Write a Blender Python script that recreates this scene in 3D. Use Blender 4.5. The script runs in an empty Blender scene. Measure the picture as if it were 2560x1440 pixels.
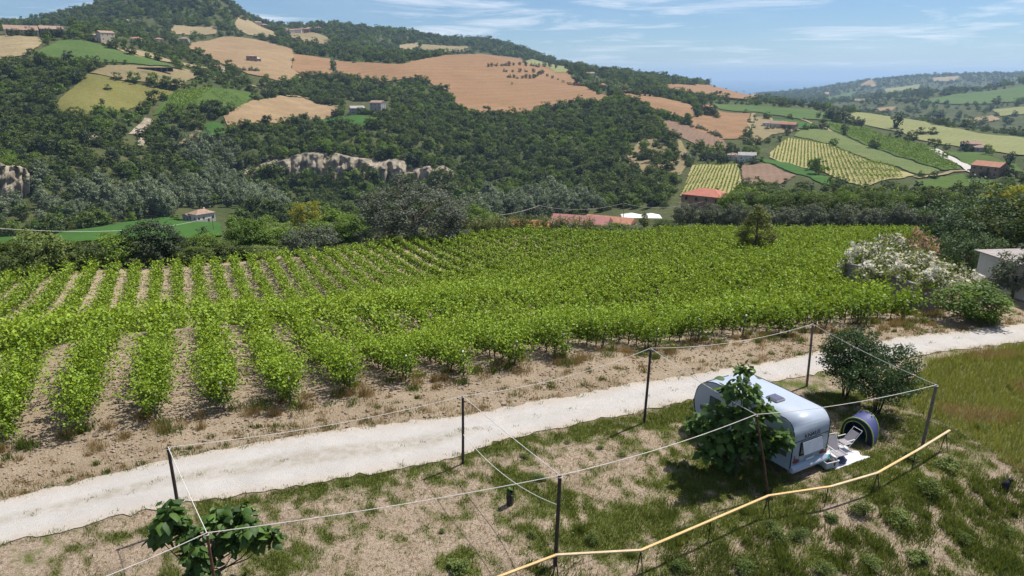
import bpy, bmesh, math, random
import numpy as np
from mathutils import Vector, Matrix
from mathutils.geometry import delaunay_2d_cdt, tessellate_polygon
random.seed(7); RNG = np.random.default_rng(11)
SC = bpy.context.scene
COL = SC.collection
rad = math.radians

# ------------------------------------------------------------------ camera
S = 1.23                      # metres per survey unit
H_CAM = 13 * S                # the drone hovers about 16 m above the camp site
FPX, PITCH = 1707.0, math.atan((720 - 194) / 1707.0)
cd = bpy.data.cameras.new('camera'); CAM = bpy.data.objects.new('camera', cd); COL.objects.link(CAM)
cd.sensor_width = 36.0; cd.lens = 36.0 * FPX / 2560.0
cd.clip_start = 0.2; cd.clip_end = 120000
CAM.location = (0, 0, H_CAM); CAM.rotation_euler = (rad(90) - PITCH, 0, 0)
SC.camera = CAM

# ------------------------------------------------------------------ sky and sun
SUN_AZ, SUN_EL = math.atan2(0.80, 0.60), rad(58)          # from behind right of the hills
sun_dir = Vector((math.sin(SUN_AZ) * math.cos(SUN_EL), math.cos(SUN_AZ) * math.cos(SUN_EL), math.sin(SUN_EL)))
W = bpy.data.worlds.new('World'); SC.world = W; W.use_nodes = True
nt = W.node_tree; nt.nodes.clear()
def wn(t, **k):
    n = nt.nodes.new(t)
    for a, b in k.items(): setattr(n, a, b)
    return n
sky = wn('ShaderNodeTexSky', sky_type='NISHITA', sun_disc=False)
sky.sun_elevation = SUN_EL; sky.sun_rotation = SUN_AZ
sky.altitude = 600; sky.air_density = 1.0; sky.dust_density = 0.0; sky.ozone_density = 3.0
tc = wn('ShaderNodeTexCoord'); sep = wn('ShaderNodeSeparateXYZ'); nt.links.new(tc.outputs['Generated'], sep.inputs[0])
def wm(op, a, b=None, clamp=False):
    n = wn('ShaderNodeMath', operation=op); n.use_clamp = clamp
    for i, v in enumerate((a, b)):
        if v is None: continue
        if isinstance(v, (int, float)): n.inputs[i].default_value = v
        else: nt.links.new(v, n.inputs[i])
    return n.outputs[0]
# a cloud deck: directions meet a flat layer overhead, so clouds flatten and shrink towards the horizon
zc = wm('MAXIMUM', wm('ADD', sep.outputs[2], 0.035), 0.004)
cx, cy = wm('DIVIDE', sep.outputs[0], zc), wm('DIVIDE', sep.outputs[1], zc)
cmb = wn('ShaderNodeCombineXYZ'); nt.links.new(cx, cmb.inputs[0]); nt.links.new(cy, cmb.inputs[1])
def cloud(scale, detail, lo, hi, dist=0.3, off=0.0):
    mp = wn('ShaderNodeMapping'); nt.links.new(cmb.outputs[0], mp.inputs[0]); mp.inputs['Location'].default_value = (off, off * 1.7, off)
    n = wn('ShaderNodeTexNoise'); n.inputs['Scale'].default_value = scale; n.inputs['Detail'].default_value = detail
    n.inputs['Roughness'].default_value = 0.62; n.inputs['Distortion'].default_value = dist
    nt.links.new(mp.outputs[0], n.inputs['Vector'])
    r = wn('ShaderNodeMapRange'); r.inputs['From Min'].default_value = lo; r.inputs['From Max'].default_value = hi
    nt.links.new(n.outputs['Fac'], r.inputs['Value']); return r.outputs[0]
cl = wm('ADD', wm('MULTIPLY', cloud(0.55, 9, 0.50, 0.74, 0.5, 3.1), 0.9), wm('MULTIPLY', cloud(0.16, 6, 0.48, 0.78, 0.3, 1.3), 0.22), True)
tint = wn('ShaderNodeMix', data_type='RGBA', blend_type='MULTIPLY'); tint.inputs[0].default_value = 1.0; nt.links.new(sky.outputs[0], tint.inputs[6]); tint.inputs[7].default_value = (.84, 1.0, 1.2, 1)
mx = wn('ShaderNodeMix', data_type='RGBA')
nt.links.new(cl, mx.inputs['Factor']); nt.links.new(tint.outputs[2], mx.inputs[6])
mx.inputs[7].default_value = (14.0, 14.4, 15.0, 1)
bg = wn('ShaderNodeBackground'); bg.inputs['Strength'].default_value = 0.058
wo = wn('ShaderNodeOutputWorld'); nt.links.new(mx.outputs[2], bg.inputs[0]); nt.links.new(bg.outputs[0], wo.inputs[0])
sl = bpy.data.lights.new('sun', 'SUN'); SUN = bpy.data.objects.new('sun', sl); COL.objects.link(SUN)
sl.energy = 5.0; sl.angle = rad(0.53); sl.color = (1.0, 0.95, 0.87)
SUN.rotation_euler = sun_dir.to_track_quat('Z', 'Y').to_euler(); SUN.location = (60, 40, 120)
vs = SC.view_settings; vs.view_transform = 'Standard'; vs.look = 'None'; vs.gamma = 1; vs.exposure = 0.46; vs.use_curve_mapping = False
SC.cycles.max_bounces = 6; SC.cycles.diffuse_bounces = 2; SC.cycles.glossy_bounces = 2; SC.cycles.transmission_bounces = 4
SC.cycles.transparent_max_bounces = 4; SC.cycles.volume_bounces = 0
SC.cycles.use_denoising = True
SC.cycles.use_adaptive_sampling = True; SC.cycles.adaptive_threshold = 0.02

# ------------------------------------------------------------------ pixel <-> place
cP, sP = math.cos(PITCH), math.sin(PITCH)
def pdir(px, py):
    u, v = (px - 1280) / FPX, (720 - py) / FPX
    return u, cP + v * sP, -sP + v * cP
def at(px, py, D):                       # point on a pixel's ray at horizontal distance D (metres)
    x, y, z = pdir(px, py); t = D / math.hypot(x, y)
    return Vector((x * t, y * t, H_CAM + z * t))
def flat(px, py, z=0.0):                 # point on a pixel's ray at height z
    x, y, dz = pdir(px, py); t = (z - H_CAM) / dz
    return Vector((x * t, y * t, z))
def project(x, y, z):
    dz = z - H_CAM; f = y * cP - dz * sP; up = y * sP + dz * cP
    return 1280 + FPX * x / f, 720 - FPX * up / f

# ------------------------------------------------------------------ terrain heights
# surveyed spots: pixel, distance in units of S, height of what covers the soil there
V, T = 1.4, 6.0
CTL = [
 # crest and lower bench of the vineyard
 (-250,900,36,V),(-250,800,52,5),(-250,760,75,V),(-250,700,105,0),
 (0,900,34,V),(0,815,38,V+.3),(0,797,73,V),(0,700,103,0),
 (200,850,35,V),(200,812,39,V),(200,797,73,V),(200,680,106,0),
 (450,840,36,V),(450,800,38.5,V),(450,797,73,V),(450,665,110,0),
 (700,840,37,V),(700,795,40,V),(720,780,73,V),(700,642,114,0),
 (1000,835,38,V),(1000,775,42,V),(1000,740,73,V),(1000,680,95,V),(1000,606,126,0),
 (1300,800,41,V),(1300,745,50,V),(1300,690,80,V),(1300,620,112,V),(1300,590,132,0),
 (1600,790,43,V),(1600,720,60,V),(1600,640,100,V),(1600,575,142,V),
 (1900,760,47,V),(1900,690,66,V),(1900,620,105,V),(1900,568,152,V),
 (2150,720,52,V),(2150,640,90,V),(2200,568,158,V),(2400,568,165,V),
 (2330,740,48,V),(2560,735,55,0),(2750,730,60,0),(2560,620,110,3),(2560,560,170,4),
 # fall into the valley and the valley floor
 (0,600,205,0),(0,560,330,10),(300,600,210,0),(300,570,290,0),(505,552,340,0),(600,560,300,0),
 (800,600,160,2),(1000,560,210,6),(1000,520,330,T),(1200,560,215,4),(1440,575,215,0),(1440,530,320,T),
 (1600,550,250,2),(1600,500,380,T),(1760,522,240,0),(1900,520,235,3),(2100,500,280,6),(2300,500,290,5),(2560,500,290,5),
 # left: wood, cliff, slopes
 (-200,470,420,T),(0,480,425,1),(0,410,440,T),(100,470,420,T),(100,400,465,T),(100,330,530,T),(60,250,620,T),(60,160,720,2),(40,110,780,0),(30,85,840,0),(0,70,1000,4),(-250,60,1000,4),(-250,120,780,0),(-250,300,560,T),
 (250,470,430,T),(230,350,505,T),(200,285,560,1),(250,175,690,0),(200,110,790,0),(265,98,815,0),(240,62,1100,5),
 (400,470,445,T),(400,400,500,T),(380,300,580,T),(400,185,690,0),(400,140,830,0),(420,112,1000,4),(480,75,1330,0),(490,-45,1640,9),(400,-32,1620,9),(335,-22,1600,9),(560,-18,1630,9),(598,20,1640,8),(290,14,1560,8),(250,40,1480,6),(490,40,2500,0),(300,70,2500,0),
 (600,470,455,T),(620,440,515,4),(620,375,540,6),(560,330,575,0),(640,265,660,0),(600,205,770,0),(660,170,860,0),(640,120,1120,0),(640,75,1400,0),(640,60,1680,7),(640,90,2500,0),
 (800,520,370,T),(800,440,515,4),(800,368,540,6),(800,318,620,T),(800,265,730,T),(790,225,810,T),(780,160,1010,0),(790,105,1350,0),(800,75,1600,7),(830,58,1950,8),(930,70,1950,9),(800,100,2600,0),
 (1000,440,520,4),(1000,378,545,6),(890,300,650,0),(1000,235,800,T),(1000,170,980,0),(1000,130,1500,T),(1030,76,1950,9),(1110,98,1950,9),(1020,130,2600,0),
 (1200,520,370,T),(1200,440,525,T),(1200,350,610,T),(1200,272,760,0),(1200,200,960,0),(1190,136,1230,0),(1180,165,1500,0),(1235,100,2200,9),(1310,122,2200,9),(1240,150,2900,0),
 (1400,520,370,T),(1400,440,500,T),(1400,340,620,T),(1400,262,810,0),(1400,205,1020,0),(1400,170,1350,0),(1400,163,2250,8),(1400,190,3000,0),
 (1600,430,490,T),(1600,330,610,T),(1600,250,830,0),(1620,214,1150,0),(1600,205,2500,8),(1700,216,2600,8),(1700,232,3300,0),
 (1780,480,400,1),(1780,440,470,1),(1780,395,550,1),(1800,325,690,0),(1810,272,900,0),(1800,240,1300,0),(1770,214,1800,0),(1800,240,2600,0),
 (2000,480,420,0),(2000,450,450,0),(2000,400,550,0),(2000,340,690,0),(2000,275,950,0),(2000,262,1200,2),(2000,275,1700,0),
 (2200,460,430,0),(2200,390,590,0),(2200,330,800,0),(2200,290,990,0),(2200,300,1400,0),
 (2400,460,450,2),(2400,410,540,0),(2400,350,720,0),(2400,318,880,0),(2400,330,1250,0),
 (2560,440,460,2),(2560,400,560,0),(2560,362,720,0),(2560,345,830,0),(2560,352,1150,0),
 (2800,420,460,0),(2800,360,800,0),(2800,350,1150,0),
 # far valley, hills and coast
 (1900,252,2600,2),(2100,252,2600,2),(2250,262,2000,2),(2400,268,1800,2),(2300,230,2400,2),(2500,222,2300,2),(2560,206,2500,0),(2800,190,2500,0),
 (2560,240,3100,0),(2420,250,3000,0),(2800,230,3200,0),
 (1950,238,4200,2),(2050,222,4800,2),(2150,204,5000,3),(2300,189,5200,4),(2450,184,5200,4),(2600,184,5200,4),(2800,186,5200,4),
 (2300,220,4200,2),(2100,236,3800,2),(2500,205,4300,2),(2000,230,6200,2),(1850,236,5200,2),
 (2200,215,7000,0),(2500,205,7000,0),(2800,205,7000,0),
]
def cam_el(px, py):
    x, y, z = pdir(px, py); return math.atan2(x, y), z / math.hypot(x, y)
_c = []
for px, py, D, cov in CTL:
    az, te = cam_el(px, py); _c.append((az, D, (13 + D * te - cov)))
# level camp site, road and headland
for px, py in [(-300,1130),(0,1130),(200,1085),(400,1040),(560,1020),(720,1000),(885,975),(1030,945),(1255,905),(1375,890),(1500,875),(1800,845),(2100,830),(2330,800),(2560,790),(2850,800)]:
    p = flat(px, py); _c.append((math.atan2(p.x, p.y), math.hypot(p.x, p.y) / S, 0.0))
for a in range(-66, 67, 12):
    for D in (9, 16, 22): _c.append((rad(a), D, 0.0))
for a in (-66, -60, 60, 66):
    b = 1 if a > 0 else -1
    for D, z in ((120, -14 if b < 0 else -12), (330, -55 if b < 0 else -40), (800, 20 if b < 0 else -40), (1600, 60 if b < 0 else -60), (3000, -20 if b < 0 else -50)): _c.append((rad(a), D, z))
for a in range(-66, 67, 11): _c.append((rad(a), 9500, -135)); _c.append((rad(a), 16000, -150))
_c = np.array(_c)
KA = 2.6
def _ker(a, b):
    d2 = ((a[:, None, :] - b[None, :, :]) ** 2).sum(-1)
    return 0.5 * d2 * np.log(d2 + 1e-12)
_P = np.column_stack([_c[:, 0] * KA, np.log(_c[:, 1])]); _v = _c[:, 2] / _c[:, 1]
_n = len(_P); _A = np.zeros((_n + 3, _n + 3)); _A[:_n, :_n] = _ker(_P, _P) + np.eye(_n) * 2e-4
_A[:_n, _n] = 1; _A[:_n, _n + 1:] = _P; _A[_n, :_n] = 1; _A[_n + 1:, :_n] = _P.T
_w = np.linalg.solve(_A, np.concatenate([_v, [0, 0, 0]]))
def tps(az, D):
    out = np.empty(len(az))
    for i in range(0, len(az), 20000):
        q = np.column_stack([az[i:i + 20000] * KA, np.log(D[i:i + 20000])])
        out[i:i + 20000] = _ker(q, _P) @ _w[:_n] + _w[_n] + q @ _w[_n + 1:]
    return out * D
def sstep(a, b, x):
    t = np.clip((x - a) / (b - a), 0, 1); return t * t * (3 - 2 * t)
NA, NR = 520, 520
AZ = np.linspace(rad(-66), rad(66), NA); LR = np.linspace(math.log(3.0), math.log(16000.0), NR)     # survey units
_ga, _gl = np.meshgrid(AZ, LR, indexing='ij')
_D = np.exp(_gl)
Z = tps(_ga.ravel(), _D.ravel()).reshape(NA, NR)
# the camp terrace is level; below the railing the bank tips down towards the viewer
_gx, _gy = np.sin(_ga) * _D, np.cos(_ga) * _D
_fl = 1 - sstep(22, 30, _gx * -0.25 + _gy * 0.97 - np.maximum(_gx, 0) * 0.16)
Z = Z * (1 - _fl)
_rail = np.interp(_gx, [-20, 1, 3.4, 7.9, 9.9, 12, 16, 30], [10.5, 14.9, 15.4, 17.6, 18.2, 19.2, 21.9, 26])
_bk = sstep(0, 7, _rail - _gy) * sstep(-4, 4, _gx); Z -= 1.2 * _bk
# small natural unevenness
_h = np.sin(_gx * .9 + 1.3 * np.sin(_gy * .5)) * np.sin(_gy * .8 + _gx * .13) * .05
Z += _h * (1 - sstep(60, 120, _D)) * sstep(3, 8, _D)
for f, a in ((70., .8), (33., .25)):
    Z += a * np.sin(_gx / f * 6.28 + 2 * np.sin(_gy / f * 3.1)) * np.sin(_gy / f * 6.28 + 1.7 * np.sin(_gx / f * 2.3)) * sstep(260, 420, _D)
# two scarps above the river: the slope is gathered into a steep face
def scarp(px0, px1, d0, d1, t0, t1):
    a0, a1 = (math.atan2(*pdir(p, 420)[:2]) for p in (px0, px1)); w = sstep(a0 - .02, a0 + .02, AZ) * (1 - sstep(a1 - .02, a1 + .03, AZ)); D = np.exp(LR); sel = (D > d0) & (D < d1); t = sstep(t0, t1, (D[sel] - d0) / (d1 - d0))
    for i in np.nonzero(w > 0)[0]:
        z0, z1 = np.interp(d0, D, Z[i]), np.interp(d1, D, Z[i]); Z[i, sel] = Z[i, sel] * (1 - w[i]) + (z0 + (z1 - z0) * t) * w[i]
scarp(600, 1135, 496, 556, .34, .56); scarp(-400, 78, 404, 452, .36, .60)
Z *= S
def hgt(x, y):
    """terrain height, arrays or scalars, metres"""
    x = np.asarray(x, float); y = np.asarray(y, float)
    a = np.arctan2(x, y); l = np.log(np.maximum(np.hypot(x, y) / S, 3.001))
    fi = np.clip((a - AZ[0]) / (AZ[1] - AZ[0]), 0, NA - 1.001); fj = np.clip((l - LR[0]) / (LR[1] - LR[0]), 0, NR - 1.001)
    i = fi.astype(int); j = fj.astype(int); u = fi - i; w = fj - j
    r = Z[i, j] * (1 - u) * (1 - w) + Z[i + 1, j] * u * (1 - w) + Z[i, j + 1] * (1 - u) * w + Z[i + 1, j + 1] * u * w
    return r if r.ndim else float(r)
_RR = np.exp(np.linspace(math.log(4), math.log(9000), 2600)) * S
def ground(px, py, far=None):
    """first place where a pixel's ray meets the terrain"""
    x, y, z = pdir(px, py); h = math.hypot(x, y); ex, ey, te = x / h, y / h, z / h
    zr = H_CAM + _RR * te; zt = hgt(ex * _RR, ey * _RR); hit = np.nonzero(zt >= zr)[0]
    
    if not len(hit):                     # just above the skyline: take the crest below it
        k = int(np.argmin((zr - zt) / _RR + (_RR < 300))); D = _RR[k]; return Vector((ex * D, ey * D, hgt(ex * D, ey * D)))
    k = max(hit[0], 1)
    a, b = (zr - zt)[k - 1], (zr - zt)[k]; t = a / (a - b) if a > b else 1.0; t = min(max(t, 0), 1)
    D = _RR[k - 1] + (_RR[k] - _RR[k - 1]) * t
    return Vector((ex * D, ey * D, hgt(ex * D, ey * D)))
# ------------------------------------------------------------------ materials
MATS = {}
class NB:
    """small node builder"""
    def __init__(s, name):
        s.m = bpy.data.materials.new(name); s.m.use_nodes = True; s.t = s.m.node_tree; s.t.nodes.clear()
        s.out = s.t.nodes.new('ShaderNodeOutputMaterial'); MATS[name] = s.m
    def n(s, t, **k):
        x = s.t.nodes.new(t)
        for a, b in k.items(): setattr(x, a, b)
        return x
    def l(s, a, b): s.t.links.new(a, b)
    def put(s, sock, v):
        if hasattr(v, 'is_linked') or hasattr(v, 'links'): s.l(v, sock)
        elif isinstance(v, (tuple, list)) and len(v) == 3 and sock.type == 'RGBA': sock.default_value = (*v, 1)
        else: sock.default_value = v
    def pos(s, scale=(1, 1, 1), obj=False, rot=0):
        g = s.n('ShaderNodeTexCoord').outputs['Object'] if obj else s.n('ShaderNodeNewGeometry').outputs['Position']
        mp = s.n('ShaderNodeMapping'); mp.inputs['Scale'].default_value = scale; mp.inputs['Rotation'].default_value = (0, 0, rot); s.l(g, mp.inputs[0]); return mp.outputs[0]
    def noise(s, scale, detail=4, lo=0.35, hi=0.65, vec=None, rough=.6, dist=0):
        n = s.n('ShaderNodeTexNoise'); n.inputs['Scale'].default_value = scale; n.inputs['Detail'].default_value = detail
        n.inputs['Roughness'].default_value = rough; n.inputs['Distortion'].default_value = dist
        s.l(vec or s.pos(), n.inputs['Vector'])
        r = s.n('ShaderNodeMapRange'); r.inputs['From Min'].default_value = lo; r.inputs['From Max'].default_value = hi
        s.l(n.outputs['Fac'], r.inputs['Value']); return r.outputs[0]
    def mix(s, f, a, b, mode='MIX'):
        n = s.n('ShaderNodeMix', data_type='RGBA', blend_type=mode); s.put(n.inputs[0], f); s.put(n.inputs[6], a); s.put(n.inputs[7], b); return n.outputs[2]
    def math(s, op, a, b=0.0):
        n = s.n('ShaderNodeMath', operation=op); s.put(n.inputs[0], a); s.put(n.inputs[1], b); return n.outputs[0]
    def attr(s, name, out='Fac'):
        return s.n('ShaderNodeAttribute', attribute_name=name).outputs[out]
    def bsdf(s, col, rough=.9, metal=0.0, spec=.3, bump=None, bstr=.5, bdist=.05, **k):
        p = s.n('ShaderNodeBsdfPrincipled'); s.put(p.inputs['Base Color'], col); s.put(p.inputs['Roughness'], rough)
        s.put(p.inputs['Metallic'], metal); s.put(p.inputs['Specular IOR Level'], spec)
        for a, v in k.items(): s.put(p.inputs[a.replace('_', ' ')], v)
        if bump is not None:
            b = s.n('ShaderNodeBump'); b.inputs['Strength'].default_value = bstr; b.inputs['Distance'].default_value = bdist
            s.l(bump, b.inputs['Height']); s.l(b.outputs[0], p.inputs['Normal'])
        s.l(p.outputs[0], s.out.inputs[0]); return s.m
def simple(name, col, rough=.7, metal=0, spec=.4, var=.15, scale=3., obj=True, bump=0, **k):
    """paint, metal, wood: a base colour with blotchy wear"""
    b = NB(name); v = b.pos(obj=obj)
    n = b.noise(scale, 6, .3, .7, v)
    c = b.mix(n, tuple(max(0, x * (1 - var)) for x in col), tuple(min(1, x * (1 + var)) for x in col))
    return b.bsdf(c, rough, metal, spec, bump=b.noise(scale * 6, 4, .2, .8, v) if bump else None, bstr=bump, bdist=.02, **k)
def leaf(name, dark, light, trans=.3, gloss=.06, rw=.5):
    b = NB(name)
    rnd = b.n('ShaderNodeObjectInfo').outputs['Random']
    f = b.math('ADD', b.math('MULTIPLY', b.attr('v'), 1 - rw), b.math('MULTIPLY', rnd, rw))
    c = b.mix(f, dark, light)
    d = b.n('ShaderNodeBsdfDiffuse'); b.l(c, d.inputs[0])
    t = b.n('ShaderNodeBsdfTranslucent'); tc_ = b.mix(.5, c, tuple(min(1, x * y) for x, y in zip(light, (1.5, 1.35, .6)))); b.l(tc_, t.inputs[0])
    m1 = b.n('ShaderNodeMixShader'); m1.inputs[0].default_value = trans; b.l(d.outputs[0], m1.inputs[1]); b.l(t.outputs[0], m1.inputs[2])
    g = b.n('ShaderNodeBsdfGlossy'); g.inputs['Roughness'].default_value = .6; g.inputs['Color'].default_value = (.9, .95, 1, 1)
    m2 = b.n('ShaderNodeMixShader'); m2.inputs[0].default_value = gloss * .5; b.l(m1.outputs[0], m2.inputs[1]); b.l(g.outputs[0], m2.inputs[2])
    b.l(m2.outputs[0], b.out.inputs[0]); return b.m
# leaves
leaf('vine_leaf', (.022, .062, .004), (.255, .360, .016), .20, .04, .10)  # dark end deepened: leaf colour stands in for missing shadow depth
leaf('wood_leaf', (.016, .034, .008), (.120, .160, .028), .26, .03, .6)
leaf('bright_leaf', (.035, .085, .008), (.175, .260, .022), .30, .04)
leaf('poplar_leaf', (.075, .105, .055), (.185, .225, .130), .30, .05)
leaf('olive_leaf', (.060, .078, .044), (.165, .185, .115), .24, .06)
leaf('dark_leaf', (.012, .024, .007), (.042, .070, .016), .22, .05)
leaf('grey_leaf', (.050, .060, .038), (.140, .155, .105), .22, .05)
leaf('yellow_leaf', (.15, .17, .012), (.34, .33, .025), .35, .04)
leaf('conifer_leaf', (.055, .080, .012), (.185, .205, .034), .28, .04)
leaf('shrub_leaf', (.018, .042, .010), (.068, .120, .026), .28, .06)
leaf('big_leaf', (.018, .050, .008), (.105, .190, .028), .30, .04, .7)
leaf('white_petal', (.55, .50, .46), (.78, .74, .70), .3, .02)
leaf('pink_petal', (.42, .20, .22), (.60, .36, .36), .3, .02)
leaf('grass_blade', (.040, .070, .010), (.180, .225, .046), .30, .03, .0)
leaf('straw_blade', (.20, .135, .055), (.40, .30, .15), .25, .04)
leaf('weed_leaf', (.045, .080, .014), (.190, .235, .060), .32, .03)
simple('bark', (.09, .07, .055), .95, var=.4, scale=4, bump=.6)
simple('dark_bark', (.045, .035, .03), .95, var=.4, scale=4, bump=.6)
# ground
def groundmat():
    b = NB('camp_soil')
    g = b.attr('green')
    fine = b.noise(9, 8, .3, .7); mid = b.noise(1.6, 6, .3, .7); tiny = b.noise(45, 4, .3, .7)
    soil = b.mix(mid, (.32, .24, .175), (.49, .40, .31)); soil = b.mix(b.math('MULTIPLY', fine, .65), soil, (.17, .12, .08))
    soil = b.mix(b.math('MULTIPLY', b.noise(20, 6, .42, .62), .55), soil, (.58, .47, .35)); soil = b.mix(b.math('MULTIPLY', b.noise(5, 6, .54, .64), .7), soil, (.11, .085, .05)); soil = b.mix(b.math('MULTIPLY', b.noise(.8, 6, .52, .66), .5), soil, (.17, .13, .08))
    gr = b.mix(fine, (.045, .075, .014), (.13, .165, .035)); gr = b.mix(b.math('MULTIPLY', tiny, .4), gr, (.21, .19, .07))
    til = b.mix(b.noise(.5, 5, .3, .7), (.285, .215, .150), (.44, .35, .26)); til = b.mix(b.math('MULTIPLY', b.noise(7, 8, .3, .7), .55), til, (.15, .105, .07)); til = b.mix(b.math('MULTIPLY', tiny, .4), til, (.50, .41, .28)); til = b.mix(b.math('MULTIPLY', b.noise(1.1, 5, .57, .75), .5), til, (.11, .11, .035))
    soil = b.mix(b.attr('tilled'), soil, til)
    f = b.math('ADD', b.math('MULTIPLY', g, 1.5), b.math('SUBTRACT', b.math('MULTIPLY', fine, .55), .55))
    r = b.n('ShaderNodeClamp'); b.l(f, r.inputs[0])
    b.bsdf(b.mix(r.outputs[0], soil, gr), .95, spec=.15, bump=b.math('ADD', fine, b.math('MULTIPLY', tiny, .5)), bstr=.9, bdist=.06)
groundmat()
simple('vineyard_soil', (.30, .23, .165), .95, var=.35, scale=6, obj=False, bump=.6)
def roadmat():
    b = NB('white_gravel')
    t = b.noise(60, 5, .3, .7); m = b.noise(3, 6, .3, .7); w = b.noise(.7, 4, .35, .65)
    c = b.mix(w, (.43, .41, .395), (.52, .50, .485)); c = b.mix(b.math('MULTIPLY', t, .5), c, (.36, .33, .30)); c = b.mix(b.math('MULTIPLY', m, .3), c, (.42, .375, .325)); c = b.mix(b.math('MULTIPLY', b.noise(1.4, 6, .58, .72), .5), c, (.34, .29, .24))
    e = b.attr('edge'); dd = b.attr('inset'); mr = b.n('ShaderNodeMapRange', interpolation_type='SMOOTHSTEP'); mr.inputs[1].default_value = 1.15; mr.inputs[2].default_value = 1.75; b.l(dd, mr.inputs[0]); c = b.mix(b.math('MULTIPLY', mr.outputs[0], b.math('ADD', .22, b.math('MULTIPLY', b.noise(2.2, 6, .40, .62), .5))), c, (.30, .265, .20)); c = b.mix(b.math('MULTIPLY', e, b.math('ADD', .35, b.math('MULTIPLY', m, .6))), c, (.42, .35, .27))
    b.bsdf(c, .95, spec=.15, bump=b.math('ADD', t, m), bstr=.6, bdist=.03)
roadmat()
def hillmat():
    b = NB('hill_ground')
    a = b.noise(.012, 6, .35, .65); f = b.noise(.12, 6, .35, .65)
    c = b.mix(a, (.045, .062, .020), (.095, .095, .040)); c = b.mix(b.math('MULTIPLY', f, .6), c, (.05, .065, .02))
    b.bsdf(c, .95, spec=.1, bump=f, bstr=.6, bdist=2.0)
hillmat()
def fieldmat(name, a, c, lines=None, ang=0., lw=.25, fine=.25, spot=None):
    """crop, stubble or fallow: broad tone, grain, and drill or tram lines along one bearing"""
    b = NB(name)
    broad = b.noise(.010, 5, .3, .7); g = b.noise(fine, 7, .3, .7)
    col = b.mix(broad, a, c); col = b.mix(b.math('MULTIPLY', g, .5), col, tuple(x * .6 for x in a)); col = b.mix(b.math('MULTIPLY', b.noise(.05, 6, .45, .7, None, .6, 1.5), .35), col, tuple(x * .7 for x in c))
    pat = b.noise(.035, 4, .56, .72)
    if spot: col = b.mix(b.math('MULTIPLY', pat, .7), col, spot)
    if lines:
        w = b.n('ShaderNodeTexWave'); w.inputs['Scale'].default_value = 1.0; w.inputs['Distortion'].default_value = 3.0; w.inputs['Detail'].default_value = 2; w.inputs['Detail Scale'].default_value = .4
        b.l(b.pos((lines, lines, 0), rot=ang), w.inputs['Vector'])
        col = b.mix(b.math('MULTIPLY', w.outputs['Fac'], lw), col, tuple(x * .55 for x in c))
    return b.bsdf(col, .95, spec=.1, bump=g, bstr=.5, bdist=.6)
fieldmat('f_pale', (.26, .205, .115), (.335, .265, .155), .020, .6, .28, spot=(.20, .165, .09))
fieldmat('f_tan', (.265, .180, .100), (.345, .245, .140), .016, .4, .32, spot=(.19, .145, .07))
fieldmat('f_orange', (.245, .140, .072), (.320, .195, .105), .013, .9, .34, spot=(.17, .125, .055))
fieldmat('f_brown', (.19, .125, .085), (.27, .18, .125), .06, .3, .35)
fieldmat('f_dry', (.20, .165, .085), (.28, .215, .12), None, spot=(.09, .095, .035))
fieldmat('f_olive', (.135, .135, .04), (.20, .18, .055), None, spot=(.21, .155, .08))
fieldmat('f_green', (.065, .115, .030), (.10, .155, .042), .05, .2, .2, spot=(.12, .13, .05))
fieldmat('f_bright', (.040, .105, .018), (.062, .140, .026), .05, 1.2, .2)
fieldmat('f_paleg', (.19, .205, .08), (.26, .255, .11), .04, .7, .15, spot=(.14, .17, .06))
fieldmat('f_fallow', (.10, .14, .042), (.15, .18, .06), .12, .5, .2, spot=(.17, .16, .07))
fieldmat('f_vsoil', (.30, .27, .12), (.36, .31, .15))
fieldmat('f_dgreen', (.06, .105, .02), (.09, .14, .028), .2, .3, .3)
def cliffmat():
    b = NB('pale_clay')
    v = b.pos((.35, .35, .06)); n = b.noise(.9, 7, .3, .7, v); m = b.noise(.10, 5, .35, .65)
    c = b.mix(n, (.21, .175, .14), (.47, .395, .30)); c = b.mix(b.math('MULTIPLY', m, .55), c, (.11, .10, .06))
    b.bsdf(c, .95, spec=.1, bump=n, bstr=.7, bdist=.8)
cliffmat()
def seamat():
    b = NB('sea_water')
    n = b.noise(.004, 4, .3, .7)
    b.bsdf(b.mix(n, (.03, .10, .19), (.045, .13, .23)), .25, spec=.5)
seamat()

# ------------------------------------------------------------------ object helpers
def mesh_np(name, v, f, mat, parent=None, attrs=None, smooth=False, col=True):
    """one mesh object from numpy vertices and equal-sized faces"""
    me = bpy.data.meshes.new(name); v = np.asarray(v, np.float32); f = np.asarray(f, np.int32); k = f.shape[1]
    me.vertices.add(len(v)); me.vertices.foreach_set('co', v.ravel())
    me.loops.add(f.size); me.loops.foreach_set('vertex_index', f.ravel())
    me.polygons.add(len(f)); me.polygons.foreach_set('loop_start', np.arange(0, f.size, k, dtype=np.int32))
    if smooth: me.polygons.foreach_set('use_smooth', np.ones(len(f), bool))
    me.update(calc_edges=True)
    for an, av in (attrs or {}).items():
        a = me.attributes.new(an, 'FLOAT', 'POINT'); a.data.foreach_set('value', np.asarray(av, np.float32))
    me.materials.append(MATS[mat] if isinstance(mat, str) else mat)
    return link(name, me, parent) if col else me
def link(name, data, parent=None, loc=None, rotz=0.0):
    o = bpy.data.objects.new(name, data); COL.objects.link(o)
    if parent is not None: o.parent = parent
    if loc is not None: o.location = loc
    if rotz: o.rotation_euler = (0, 0, rotz)
    return o
def tag(o, label=None, cat=None, group=None, kind=None):
    for k, v in (('label', label), ('category', cat), ('group', group), ('kind', kind)):
        if v: o[k] = v
    return o
def thing(name, label, cat, loc=(0, 0, 0), rotz=0.0, group=None):
    return tag(link(name, None, None, loc, rotz), label, cat, group)
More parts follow.
